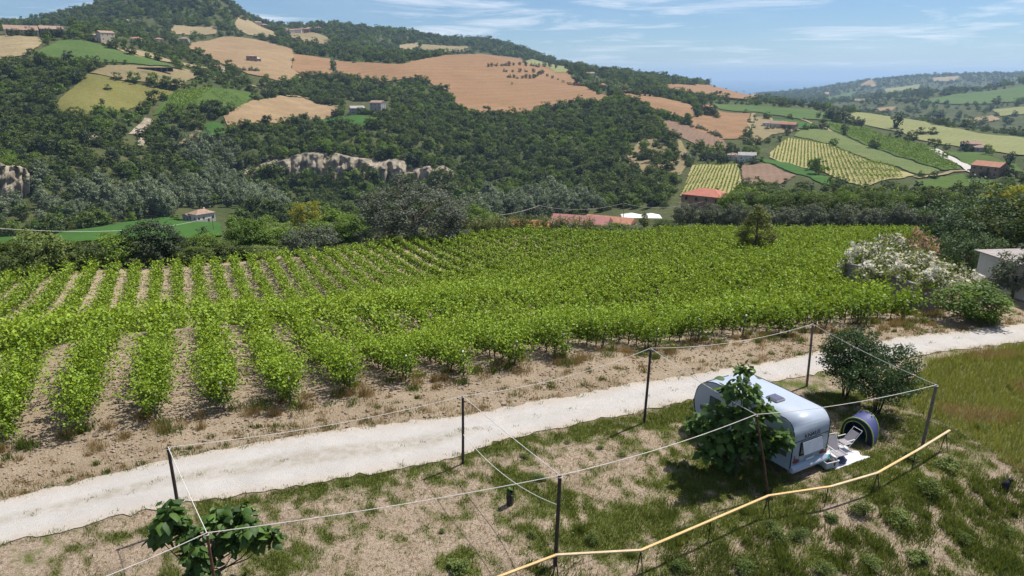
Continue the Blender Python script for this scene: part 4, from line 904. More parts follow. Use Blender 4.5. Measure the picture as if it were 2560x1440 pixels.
def rear(y0, y1, z0, z1, x, nm, mt, th=.03, par=None, bev=.02): return B().box((x, (y0 + y1) / 2, (z0 + z1) / 2), (th, y1 - y0, z1 - z0)).obj(nm, mt, par or car, bevel=bev)
rear(-CW / 2 + .04, CW / 2 - .04, 1.70, 1.73, .0, 'seam_strip', 'black_trim', .03, bev=.006)
rw = rear(-.62, .62, 1.05, 1.60, .005, 'rear_window', 'window_film', .05); fr = B()
for y_, z_, dy, dz in ((0, 1.62, 1.32, .05), (0, 1.03, 1.32, .05), (-.64, 1.325, .05, .6), (.64, 1.325, .05, .6)): fr.box((-.02, y_, z_), (.04, dy, dz))
fr.obj('window_frame', 'black_trim', rw)
sash = B().box((0, 0, -.27), (.025, 1.22, .56)).obj('open_pane', 'window_film', rw, bevel=.02); sash.location = (-.05, 0, 1.63); sash.rotation_euler = (0, rad(15), 0)
B().tube([(-.03, .55, 1.1), (-.17, .57, 1.12)], .012, 5).obj('window_strut', 'black_trim', rw)
B().tube([(-.03, -.55, 1.1), (-.17, -.57, 1.12)], .012, 5).obj('window_strut', 'black_trim', rw)
bump = B().prism([(-.14, .36), (-.16, .50), (-.03, .66), (.05, .66), (.05, .34)], -CW / 2 + .02, CW / 2 - .02, lambda a, c, w: Vector((a, w, c))).obj('bumper', 'caravan_paint', car, bevel=.02)
for s_ in (-1, 1):
    tl = B(); tl.b.free(); tl.b = bmesh.new(); bmesh.ops.create_uvsphere(tl.b, u_segments=16, v_segments=8, radius=1, matrix=Matrix.Translation((-.02, s_ * .82, .80)) @ Matrix.Diagonal((.05, .20, .085, 1))); tl.obj('tail_light', 'tail_red', car, smooth=True)
    B().tube([(-.01, s_ * 1.0, .95), (-.07, s_ * 1.0, .97), (-.07, s_ * 1.0, 1.1), (-.01, s_ * 1.0, 1.12)], .016, 6).obj('grab_handle', 'black_trim', car)
rear(-.28, .24, .70, .80, -.04, 'number_plate', 'plate_white', .02, bev=.004)
cu = bpy.data.curves.new('lettering', 'FONT'); cu.body = 'KNAUS'; cu.size = .26; cu.extrude = .006; cu.align_x = 'CENTER'; cu.align_y = 'CENTER'; to = bpy.data.objects.new('tmp', cu); COL.objects.link(to)
dg = bpy.context.evaluated_depsgraph_get(); lm = bpy.data.meshes.new_from_object(to.evaluated_get(dg)); COL.objects.unlink(to); bpy.data.objects.remove(to); lm.materials.clear(); lm.materials.append(MATS['black_trim'])
lt = link('lettering', lm, car); lt.rotation_euler = (rad(90), 0, rad(-90)); lt.location = (-.010, -.02, 1.86); lt.scale = (1.15, 1, 1)
for hx, hl in ((1.95, .62), (3.75, .55)):
    h_ = B().box((hx, .06, CH + .055), (hl, hl * .95, .085)).obj('roof_hatch', 'grey_frame', car, bevel=.03); B().box((hx, .06, CH + .105), (hl * .84, hl * .8, .03)).obj('hatch_glass', 'hatch_glass', h_, bevel=.01)
for x_, w_ in ((1.0, .95), (2.9, 1.15), (4.35, .7)):
    o_ = B().box((x_, CW / 2 + .012, 1.62), (w_, .04, .55)).obj('side_window', 'tinted_glass', car, bevel=.02)
    B().box((x_, -CW / 2 - .012, 1.62), (w_, .04, .55)).obj('side_window', 'tinted_glass', car, bevel=.02)
B().box((CL / 2 - .1, CW / 2 + .004, 1.08), (CL - .7, .012, .22)).obj('side_stripe', 'dark_stripe', car); B().box((2.1, -CW / 2 - .006, 1.22), (.62, .03, 1.62)).obj('door', 'caravan_paint', car, bevel=.01)
fwn = B().box((CL - .30, 0, 1.95), (.05, 1.5, .55)).obj('front_window', 'tinted_glass', car, bevel=.02); fwn.rotation_euler = (0, 0, 0)
for s_ in (-1, 1):
    w_ = B().tube([(2.75, s_ * (CW / 2 - .22), .33), (2.75, s_ * (CW / 2 - .04), .33)], .33, 20).obj('wheel', 'tyre', car); B().tube([(2.75, s_ * (CW / 2 - .05), .33), (2.75, s_ * (CW / 2 - .03), .33)], .19, 16).obj('rim', 'chrome', w_)
    B().box((2.75, s_ * (CW / 2 - .008), .74), (.95, .05, .10)).obj('wheel_arch', 'black_trim', car, bevel=.01)
    B().tube([(.35, s_ * .8, .42), (.25, s_ * .85, -.02)], .03, 6).obj('corner_steady', 'chrome', car)
hitch = B().tube([(CL - .5, .45, .42), (CL + .9, .05, .45)], .035, 6).tube([(CL - .5, -.45, .42), (CL + .9, -.05, .45)], .035, 6).obj('tow_hitch', 'black_trim', car)
B().tube([(CL + .75, .12, -.02), (CL + .75, .12, .85)], .03, 6).obj('jockey_wheel', 'chrome', hitch); B().box((CL + 1.0, 0, .48), (.28, .1, .12)).obj('coupling', 'black_trim', hitch, bevel=.02)
B().prism([(CL - .35, .5), (CL + .45, .55), (CL + .3, .95), (CL - .2, 1.05)], -.75, .75, lambda a, c, w: Vector((a, w, c))).obj('gas_locker', 'caravan_paint', car, bevel=.03)

# ------------------------------------------------------------------ pop-up tent
simple('tent_blue', (.050, .058, .175), .55, var=.12, scale=2, spec=.35); simple('tent_dark', (.015, .016, .035), .8, var=.2); simple('tent_green', (.30, .42, .06), .6, var=.1); simple('tent_floor', (.06, .09, .11), .6)
P0, P1 = flat(2100, 1086), flat(2181, 1117); aw = (P1 - P0); ax = Vector((-aw.y, aw.x, 0)).normalized(); tw = aw.length; tc_ = (P0 + P1) / 2
tent = thing('popup_tent', 'small dark blue pop-up tent with lime green piping beside the caravan', 'tent', (tc_.x, tc_.y, hgt(tc_.x, tc_.y))); wv = aw.normalized()
TH = 1.2
def hoop(u, k, inset=0.0):      # u 0 front .. 1 back, k 0..1 across
    a = math.pi * k; half = tw / 2 * (1 - .06 * u) * (1 + .12 * math.sin(a)) - inset
    near = 1 - k; depth = u * (1.25 - .75 * (k)) ; sag = (math.sin(math.pi * u)) * .06
    x = -math.cos(a) * half; h = math.sin(a) ** .85 * (TH - inset - sag * .8) if 0 < k < 1 else 0.0
    lean = -.10 * (1 - u) * math.sin(a) + .06 * u * math.sin(a)
    return wv * x + ax * (depth + lean) + Vector((0, 0, max(h, 0.02)))
n1, n2 = 10, 22; vv = [hoop(i / n1, k / n2) + Vector((0, 0, .012 * math.sin(i * 2.1 + k))) for i in range(n1 + 1) for k in range(n2 + 1)]
ff = [(i * (n2 + 1) + k, i * (n2 + 1) + k + 1, (i + 1) * (n2 + 1) + k + 1, (i + 1) * (n2 + 1) + k) for i in range(n1) for k in range(n2)]
mesh_np('shell', np.array([tuple(v_) for v_ in vv]), ff, 'tent_blue', tent, smooth=True)
bb_ = B(); bb_.poly([hoop(1, k / n2) for k in range(n2 + 1)]); bb_.obj('back_panel', 'tent_blue', tent)
# front panel with a round doorway
o1 = [hoop(0, k / n2) for k in range(n2 + 1)]; o2 = [hoop(0, k / n2).lerp(hoop(0, .5) * .45, .30) - wv * .08 for k in range(n2 + 1)]; bb_ = B()
for k in range(n2): bb_.poly([o1[k], o1[k + 1], o2[k + 1], o2[k]])
bb_.obj('front_panel', 'tent_dark', tent); B().tube(o2, .018, 6).obj('door_piping', 'tent_green', tent)
B().tube(o1, .026, 6).obj('hoop_piping', 'tent_green', tent); B().tube([hoop(1, k / n2) for k in range(n2 + 1)], .026, 6).obj('hoop_piping', 'tent_green', tent)
bb_ = B(); bb_.poly([hoop(0, 0) + Vector((0, 0, .02)), hoop(0, 1) + Vector((0, 0, .02)), hoop(1, 1) + Vector((0, 0, .02)), hoop(1, 0) + Vector((0, 0, .02))]); bb_.obj('floor', 'tent_floor', tent)
B().tube([hoop(.5, .12), hoop(.5, .12) + ax * .0 + wv * -.5 + Vector((0, 0, -.2))], .012, 5).obj('guy_line', 'tent_green', tent)

# ------------------------------------------------------------------ mat, chairs, tub
simple('mat_white', (.55, .54, .57), .6, var=.12, scale=4); simple('mesh_grey', (.24, .22, .24), .7, var=.1); simple('white_tube', (.72, .72, .72), .4, var=.05); simple('teal', (.03, .30, .25), .4); simple('brown_cloth', (.10, .06, .055), .8, var=.3); simple('tub_grey', (.50, .52, .56), .5); simple('blue_cloth', (.08, .10, .18), .8, var=.2)
mq = [flat(*p) for p in ((2042,1152),(2092,1108),(2172,1145),(2092,1174))]; mo = mq[0].lerp(mq[2], .5); nn = 18
vv = []; 
for i in range(nn + 1):
    for k in range(nn + 1):
        a = mq[0].lerp(mq[1], i / nn); c = mq[3].lerp(mq[2], i / nn); q = a.lerp(c, k / nn); ed_ = .10 * math.sin(i * 1.9 + k) * ((k in (0, nn)) or (i in (0, nn)))
        vv.append((q.x - mo.x + ed_, q.y - mo.y + ed_ * .6, hgt(q.x, q.y) + .035 + .018 * math.sin(i * 1.1 + k * .7) * math.sin(k * 1.3)))
ff = [(i * (nn + 1) + k, i * (nn + 1) + k + 1, (i + 1) * (nn + 1) + k + 1, (i + 1) * (nn + 1) + k) for i in range(nn) for k in range(nn)]
mt_ = mesh_np('ground_mat', vv, ff, 'mat_white', None, smooth=True); mt_.location = (mo.x, mo.y, 0); tag(mt_, 'rumpled white ground sheet spread beside the caravan rear', 'mat'); sm = mt_.modifiers.new('thickness', 'SOLIDIFY'); sm.thickness = .012
def chair(loc, rz, fab, lab, rec=.35):
    e = thing('folding_chair', lab, 'chair', loc, rz, 'folding chairs by the caravan'); w = .28
    bk = [(-.02, .42), (-.10 - rec, 1.02)]
    o = B(); 
    for k in range(6): pass
    B().box((.22, 0, .42), (.48, .5, .025)).obj('seat', fab, e, bevel=.008)
    o = B().box((0, 0, .33), (.025, .48, .64)).obj('backrest', fab, e, bevel=.008); o.location = (-.02, 0, .43); o.rotation_euler = (0, -math.atan2(.08 + rec, .6), 0)
    for s_ in (-1, 1):
        B().tube([(.46, s_ * w, .42), (-.14, s_ * w, 0)], .013, 6).obj('leg', 'white_tube', e); B().tube([(-.02, s_ * w, .42), (.44, s_ * w, 0)], .013, 6).obj('leg', 'white_tube', e)
        B().tube([(.48, s_ * w, .42), (-.02, s_ * w, .42), (bk[1][0], s_ * w, 1.02)], .014, 6).obj('side_frame', 'white_tube', e); B().tube([(.40, s_ * (w + .03), .62), (-.12, s_ * (w + .03), .64)], .022, 6).obj('armrest', 'white_tube', e)
    B().tube([(bk[1][0], -w, 1.02), (bk[1][0], w, 1.02)], .014, 6).obj('top_bar', 'white_tube', e); return e
c1 = flat(2084, 1150); chair((c1.x, c1.y, hgt(c1.x, c1.y) + .05), rad(-72), 'mesh_grey', 'grey mesh folding chair standing on the white ground sheet', .3)
c2 = flat(2116, 1122); chair((c2.x, c2.y, hgt(c2.x, c2.y) + .05), rad(200), 'mesh_grey', 'white framed folding chair in front of the tent doorway', .5).scale = (.85, .85, .85)
c3 = flat(2068, 1164); tub = thing('storage_tub', 'pale grey plastic tub of camping things at the sheet corner', 'tub', (c3.x, c3.y, hgt(c3.x, c3.y) + .05), rad(20))
b = B()
for a_, s_ in (((0, .26, .15), (.66, .025, .3)), ((0, -.26, .15), (.66, .025, .3)), ((.32, 0, .15), (.025, .50, .3)), ((-.32, 0, .15), (.025, .50, .3)), ((0, 0, .012), (.62, .50, .024))): b.box(a_, s_)
b.obj('wall', 'tub_grey', tub); B().tube([(-.34, -.28, .3), (.34, -.28, .3), (.34, .28, .3), (-.34, .28, .3), (-.34, -.28, .3)], .018, 6).obj('rim', 'white_tube', tub)
def lump(nm, mt, loc, d, lab, cat):
    b_ = B(); bmesh.ops.create_icosphere(b_.b, subdivisions=3, radius=1)
    for v_ in b_.b.verts: v_.co *= 1 + .16 * math.sin(v_.co.x * 5 + d[0] * 30) * math.sin(v_.co.y * 6) + .08 * math.sin(v_.co.z * 9); v_.co = Vector((v_.co.x * d[0], v_.co.y * d[1], max(v_.co.z, -.7) * d[2] + d[2] * .7))
    return tag(b_.obj(nm, mt, None, True, loc=loc), lab, cat)
tz = tub.location.z + .06
lump('cloth_bundle', 'teal', (c3.x - .05, c3.y + .08, tz + .12), (.15, .14, .16), 'teal green bundle in the grey tub', 'bundle'); lump('cloth_bundle', 'brown_cloth', (c3.x + .12, c3.y - .08, tz), (.20, .16, .16), 'dark brown cloth bundle in the grey tub', 'bundle')
c4 = flat(2103, 1158); lump('bag', 'blue_cloth', (c4.x, c4.y, hgt(c4.x, c4.y) + .045), (.20, .15, .17), 'slumped dark blue bag on the white ground sheet', 'bag')

# ------------------------------------------------------------------ large-leaved trees
def heart_leaf():
    pr = [(0, -.02), (.10, -.10), (.28, -.06), (.42, .14), (.40, .38), (.24, .66), (0, 1.0)]; b_ = B(); mid_ = [(0, y) for _, y in pr]
    R_ = [b_.b.verts.new((x, y, -.22 * x - .16 * y * y)) for x, y in pr]; L_ = [R_[0]] + [b_.b.verts.new((-x, y, -.22 * x - .16 * y * y)) for x, y in pr[1:-1]] + [R_[-1]]; C_ = [R_[0]] + [b_.b.verts.new((0, y, .05 - .16 * y * y)) for y in (.14, .38, .66)] + [R_[-1]]
    for side in (R_, L_): b_.b.faces.new([side[0], side[1], side[2], side[3], C_[1]]); b_.b.faces.new([C_[1], side[3], side[4], C_[2]]); b_.b.faces.new([C_[2], side[4], side[5], C_[3]]); b_.b.faces.new([C_[3], side[5], C_[4]])
    bmesh.ops.recalc_face_normals(b_.b, faces=b_.b.faces); me = bpy.data.meshes.new('leaf'); b_.b.to_mesh(me); b_.b.free(); a = me.attributes.new('v', 'FLOAT', 'POINT'); a.data.foreach_set('value', np.full(len(me.vertices), .5, np.float32)); me.materials.append(MATS['big_leaf'])
    for p_ in me.polygons: p_.use_smooth = True
    return me
HEART = heart_leaf()
def bigleaf_tree(base, blobs, n, ls, lab, seed, trunk_h):
    """blobs: (pixel x, pixel y, radius in metres) of leaf masses, set around the trunk"""
    rng = np.random.default_rng(seed); D = base.to_2d().length; e = thing('large_leaved_tree', lab, 'tree', base); tip = Vector((0, 0, trunk_h))
    B().tube([(0, 0, -.1), (.03, 0, trunk_h * .4), (-.02, .03, trunk_h * .8), (0, 0, trunk_h)], [.06, .05, .04, .025], 8).obj('trunk', 'bark', e); cs = []
    for px, py, r in blobs:
        q = at(px, py, D + rng.uniform(-.5, .5)) - base; cs.append((q, r)); B().tube([(0, 0, min(trunk_h * .75, max(.3, q.z * .5))), q * .6 + Vector((0, 0, .1)), q], [.028, .02, .01], 6).obj('branch', 'bark', e)
    w = np.array([r ** 2 for _, r in cs]); w = w / w.sum(); inner = []
    for k in range(n):
        q, r = cs[rng.choice(len(cs), p=w)]; d = Vector(rng.normal(size=3)).normalized(); d.z = abs(d.z) * .9 - .25 if rng.uniform() < .75 else d.z; pos = q + d * r * rng.uniform(.65, 1.05)
        o = link('leaf', HEART, e, pos); az = math.atan2(d.y, d.x) - math.pi / 2 + rng.normal(0, .5); sc = ls * rng.uniform(.7, 1.25); o.scale = (sc * rng.uniform(.85, 1.1), sc, sc); o.rotation_euler = (rng.normal(-.55, .35) + d.z * .5, rng.normal(0, .3), az)
    for q, r in cs: inner.append(np.array(q[:]) + rng.normal(size=(int(150 * r * r) + 20, 3)) * r * .42)
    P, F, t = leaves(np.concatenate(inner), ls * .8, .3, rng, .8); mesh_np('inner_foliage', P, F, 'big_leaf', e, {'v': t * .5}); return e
bs = flat(1838, 1188); bs.z = hgt(bs.x, bs.y)
bigleaf_tree(bs, [(1860,930,.42),(1830,975,.60),(1870,990,.60),(1800,1040,.70),(1860,1050,.75),(1910,1030,.50),(1760,1060,.60),(1735,1070,.45),(1790,1100,.70),(1850,1110,.75),(1900,1090,.55),(1940,1105,.45),(1962,1095,.35),(1820,1145,.55),(1770,1125,.45),(1915,1130,.4)], 290, .36, 'leafy tree with large heart shaped leaves standing against the caravan side', 61, 2.6)
bs = flat(530, 1490); bs.z = hgt(bs.x, bs.y)
bigleaf_tree(bs, [(425,1285,.40),(440,1315,.50),(395,1345,.36),(480,1340,.38),(540,1295,.36),(600,1285,.44),(610,1320,.48),(560,1350,.42),(650,1345,.42),(680,1345,.28),(520,1390,.40),(480,1385,.36),(500,1425,.48),(590,1372,.34)], 290, .34, 'young tree with large dark leaves at the bottom left by the rusty post', 62, 2.3)
sp = flat(1275, 1262); e = thing('sapling', 'small staked sapling with a few pale leaves in the camp lawn', 'sapling', (sp.x, sp.y, hgt(sp.x, sp.y)))
B().tube([(0, 0, 0), (.02, 0, .5), (-.03, 0, 1.1)], [.02, .015, .008], 6).obj('stem', 'bark', e); B().tube([(.13, .03, -.1), (.15, .03, 1.05)], .012, 5).obj('stake', 'old_wood', e); B().tube([(-.01, 0, 0), (-.01, 0, .62)], .13, 10, False).obj('tree_guard', 'old_wood', e)
for k in range(9):
    o = link('leaf', HEART, e, (.06 * math.cos(k * 2.4), .06 * math.sin(k * 2.4), .42 + .06 * k)); o.scale = (.2,) * 3; o.rotation_euler = (-.5, 0, k * 2.4)

# dark shrubs by the road
def shrub_tree(base, top, wpx, lab, seed):
    b0 = flat(*base); b0.z = hgt(b0.x, b0.y); D = b0.to_2d().length; H = at(*top, D).z - b0.z; rg = math.hypot(D, H_CAM - H / 2); Wd = wpx * rg / FPX; e = thing('dark_shrub', lab, 'shrub', b0, 0, 'dark shrubs behind the caravan')
    zc = H * .62; p, tone, c, rng = crown_pts('round', 11000, 220, (Wd / 2 - .2, Wd / 2 - .2, H * .40), .36, seed, .35); p[:, 2] += zc; P, F, t = leaves(p, .12 * rng.uniform(.7, 1.3, len(p)), .25, rng, .55, v=tone); mesh_np('foliage', P, F, 'shrub_leaf', e, {'v': t})
    for k in range(6):
        a = k * 1.05 + rng.uniform(0, .5); q = c[rng.integers(0, len(c))]; B().tube([(.10 * math.cos(a), .10 * math.sin(a), -.08), (.28 * math.cos(a), .28 * math.sin(a), H * .3), (q[0] * .8, q[1] * .8, zc + q[2] * .7)], [.035, .026, .01], 6).obj('stem', 'dark_bark', e)
shrub_tree((2112,990), (2125,832), 140, 'left one of the two dark shrubs between road and tent', 71); shrub_tree((2192,1032), (2195,868), 185, 'right and larger of the two dark shrubs behind the tent', 72)

# ------------------------------------------------------------------ shed, wall, tarp at the right edge
simple('plaster_white', (.62, .58, .52), .9, var=.10, scale=1.2, bump=.1); simple('roof_sheet', (.27, .235, .22), .8, var=.2, scale=2); simple('old_stone', (.17, .15, .145), .95, var=.35, scale=2.5, bump=.8); simple('black_sheet', (.012, .013, .017), .6, var=.3); simple('dark_base', (.03, .03, .032), .8)
A_ = at(2438, 690, 57 * S); B_ = at(2700, 775, 46 * S); A_.z = hgt(A_.x, A_.y); B_.z = hgt(B_.x, B_.y); wd = (B_ - A_).to_2d(); wl = wd.length; shed = thing('shed', 'long low whitewashed shed with a grey sheet roof at the right edge', 'shed', A_, math.atan2(wd.y, wd.x)); wh = at(2438, 640, 57 * S).z - A_.z
dz = B_.z - A_.z
B().prism([(0, -.6), (0, wh + .45), (4.2, wh + .75), (4.2, -.6)], 0, wl, lambda a, c, w: Vector((w, a, c + dz * w / wl * .6))).obj('wall', 'plaster_white', shed)
B().prism([(-.35, wh + .46), (-.35, wh + .54), (4.5, wh + .92), (4.5, wh + .84)], -.4, wl + .3, lambda a, c, w: Vector((w, a, c + dz * w / wl * .6))).obj('roof', 'roof_sheet', shed)
B().prism([(-.05, -.5), (-.05, .35), (0, .35), (0, -.5)], .02, wl - .05, lambda a, c, w: Vector((w, a, c + dz * w / wl * .6))).obj('plinth', 'dark_base', shed)  # dark band along the foot of the wall
for t_ in (.33, .62): 
    wn_ = B().box((wl * t_, -.03, wh * .62 + dz * t_ * .6), (.8, .06, .55)).obj('window', 'grey_frame', shed); B().box((wl * t_, -.065, wh * .62 + dz * t_ * .6), (.66, .03, .42)).obj('pane', 'tinted_glass', wn_)
wp = [at(px, py, D * S) for px, py, D in ((2112, 690, 62), (2160, 700, 59), (2215, 710, 56), (2280, 725, 53), (2345, 745, 50))]; wt = [at(px, py, D * S).z for px, py, D in ((2118, 658, 62), (2160, 666, 59), (2215, 684, 56), (2280, 706, 53), (2345, 726, 50))]
wl_ = thing('stone_wall', 'low dark weathered stone wall under the white oleanders', 'wall', (wp[0].x, wp[0].y, hgt(wp[0].x, wp[0].y)))
for i in range(4):
    a, c = wp[i], wp[i + 1]; d = (c - a).to_2d().normalized(); nrm = Vector((-d.y, d.x)) * .22; za, zc_ = wt[i] - wl_.location.z, wt[i + 1] - wl_.location.z; o = wl_.location
    pts = [(a.x - o.x, a.y - o.y), (c.x - o.x, c.y - o.y)]; b = B(); q = []
    for (x, y), zt in zip(pts, (za, zc_)): q.append([Vector((x + nrm.x * k, y + nrm.y * k, z)) for k, z in ((-1, -.8), (1, -.8), (1, zt), (-1, zt))])
    v8 = [b.b.verts.new(p_) for r_ in q for p_ in r_]; [b.b.faces.new([v8[j] for j in f_]) for f_ in ((0, 1, 2, 3), (7, 6, 5, 4), (0, 4, 5, 1), (1, 5, 6, 2), (2, 6, 7, 3), (3, 7, 4, 0))]; b.obj('wall_section', 'old_stone', wl_)
# unidentified small black stump at the right edge
simple('matt_black', (.012, .012, .014), .75, var=.5, scale=9, bump=.8)
p0 = flat(2517, 1206); e = thing('black_figure', 'small black upright stump in the grass at the right edge', 'figure', (p0.x, p0.y, hgt(p0.x, p0.y)))
B().tube([(-.06, 0, -.1), (-.05, 0, .06), (0, .01, .28), (.07, 0, .46)], [.20, .17, .14, .09], 9).obj('trunk', 'matt_black', e, smooth=True); B().tube([(.04, 0, .40), (.16, -.02, .50), (.22, -.02, .48)], [.08, .085, .03], 8).obj('knot', 'matt_black', e, smooth=True); B().tube([(-.08, .04, .1), (-.24, .05, -.04)], [.08, .03], 7).obj('root', 'matt_black', e, smooth=True)

# ------------------------------------------------------------------ power poles and cables
def pole(px, py, D, top, lab):
    g = at(px, py, D * S); g.z = hgt(g.x, g.y); t = at(px, top, D * S); e = thing('power_pole', lab, 'pole', g); h = t.z - g.z
    B().tube([(0, 0, -.3), (0, 0, h)], [.14, .10], 8).obj('shaft', 'grey_wood', e); B().box((0, 0, h - .4), (1.3, .1, .1)).obj('cross_arm', 'grey_wood', e); return Vector((g.x, g.y, t.z - .3))
k1 = pole(-60, 640, 150, 560, 'power pole hidden at the left frame edge'); k2 = pole(536, 590, 250, 540, 'thin power pole standing in the bright green field before the villa'); k3 = pole(2315, 560, 155, 492, 'grey power pole rising from the olive hedge')
k4 = pole(1225, 560, 205, 538, 'power pole beside the bright green tree'); k5 = pole(1348, 556, 235, 512, 'power pole before the poplars left of the white roof'); k6 = pole(1558, 550, 235, 506, 'power pole left of the white roof'); k7 = pole(1760, 545, 178, 500, 'power pole in front of the red roofed house')
for a, c, sg, lb in ((k1, k2, 3.2, 'white overhead cable crossing the green valley field'), (k4, k5, .8, 'overhead cable left part before the poplars'), (k5, k6, 2.2, 'sagging overhead cable before the poplars'), (k6, k7, 2., 'overhead cable running to the red roofed house')): 
    pts = [a.lerp(c, k / 24) - Vector((0, 0, sg * 4 * (k / 24) * (1 - k / 24))) - a for k in range(25)]; tag(B().tube(pts, .045, 4).obj('cable', 'rope_white', None, loc=a), lb, 'cable', 'overhead cables')

# ------------------------------------------------------------------ houses
simple('terracotta', (.34, .155, .095), .85, var=.25, scale=.8); simple('old_tile', (.30, .20, .15), .9, var=.3, scale=.8); simple('red_tile', (.36, .125, .08), .8, var=.15, scale=.6); simple('pink_sheet', (.30, .115, .105), .6, var=.10, scale=.4); simple('orange_tile', (.50, .22, .07), .8, var=.15)
simple('cream', (.60, .51, .38), .9, var=.1, scale=.4); simple('pale_wall', (.62, .58, .53), .9, var=.1, scale=.4); simple('brick_wall', (.30, .19, .14), .9, var=.25, scale=.6); simple('grey_wall', (.33, .31, .30), .9, var=.15, scale=.4); simple('dark_opening', (.02, .02, .025), .5); simple('white_sheet', (.60, .60, .59), .6, var=.06, scale=.5); simple('shutter', (.10, .075, .06), .7)
def house(px, py, w, d, h, yaw, lab, wall='cream', roof='terracotta', hip=False, rh=None, D=None, nw=3, floors=2, chim=True, name='house', cat='house', sink=.6):
    g = ground(px, py) if D is None else at(px, py, D * S); z = hgt(g.x, g.y); fa_ = math.atan2(-g.x, g.y) + rad(yaw); e = thing(name, lab, cat, (g.x, g.y, z), fa_); rh = rh or w * .16
    # local x along the front, -y towards the viewer
    B().box((0, 0, h / 2 - sink / 2), (w, d, h + sink)).obj('wall', wall, e); b = B(); ov = .35
    x0, x1, y0, y1 = -w / 2 - ov, w / 2 + ov, -d / 2 - ov, d / 2 + ov; r0, r1 = (-w / 2 + d * .42, w / 2 - d * .42) if hip else (x0, x1); r0, r1 = min(r0, -.2), max(r1, .2); t = .12
    R = [Vector((x0, y0, h)), Vector((x1, y0, h)), Vector((x1, y1, h)), Vector((x0, y1, h)), Vector((r0, 0, h + rh)), Vector((r1, 0, h + rh))]; up = Vector((0, 0, t))
    vb = [b.b.verts.new(p_) for p_ in R]; vt = [b.b.verts.new(p_ + up) for p_ in R]
    for q in ((0, 1, 5, 4), (2, 3, 4, 5), (1, 2, 5), (3, 0, 4)): b.b.faces.new([vt[k] for k in q])
    b.b.faces.new([vb[k] for k in (3, 2, 1, 0)])
    for q in ((0, 1), (1, 2), (2, 3), (3, 0)): b.b.faces.new((vb[q[0]], vb[q[1]], vt[q[1]], vt[q[0]]))
    ro = b.obj('roof', roof, e)
    if chim: B().box((w * .22, d * .12, h + rh * .9), (.7, .7, 1.5)).obj('chimney', wall, ro)
    fh = h / floors
    for fl_ in range(floors):
        for k in range(nw):
            x = -w / 2 + w * (k + .5) / nw; dr = fl_ == 0 and k == nw // 2
            o = B().box((x, -d / 2 - .02, fl_ * fh + (1.05 if dr else fh * .55)), (1.0, .08, 2.1 if dr else 1.35)).obj('door' if dr else 'window', 'shutter' if dr else 'dark_opening', e)
        for s_ in (-1, 1):
            for k in range(2): B().box((s_ * (w / 2 + .02), -d / 4 + k * d / 2, fl_ * fh + fh * .55), (.08, .95, 1.3)).obj('window', 'dark_opening', e)
    return e
house(506, 551, 11, 9, 5.0, 28, 'cream villa with brown hip roof in the bright green valley field', 'pale_wall', 'old_tile', True, 2.0, 340, 4, 1); house(478, 550, 6, 7, 4.2, 28, 'low side wing at the left of the valley villa', 'grey_wall', 'old_tile', False, .8, 343, 2, 1, False)
house(1765, 517, 17, 13, 6.2, -20, 'brick farmhouse with a red tiled hip roof below the small vineyard', 'brick_wall', 'red_tile', True, 2.3, 240, 4, 2)
house(1452, 577, 22, 11, 3.0, -14, 'long low hall with a pink sheet roof behind the canes', 'pale_wall', 'pink_sheet', False, 2.6, 212, 6, 1, False, 'hall', 'building'); house(1352, 571, 26, 9, 3.0, -10, 'low building with an orange tiled roof left of the pink hall', 'cream', 'orange_tile', False, 1.8, 228, 5, 1, False, 'hall', 'building')
house(1525, 566, 20, 10, 3.4, -18, 'low building with terracotta roof right behind the pink hall', 'cream', 'terracotta', False, 1.9, 232, 5, 1, False, 'hall', 'building')
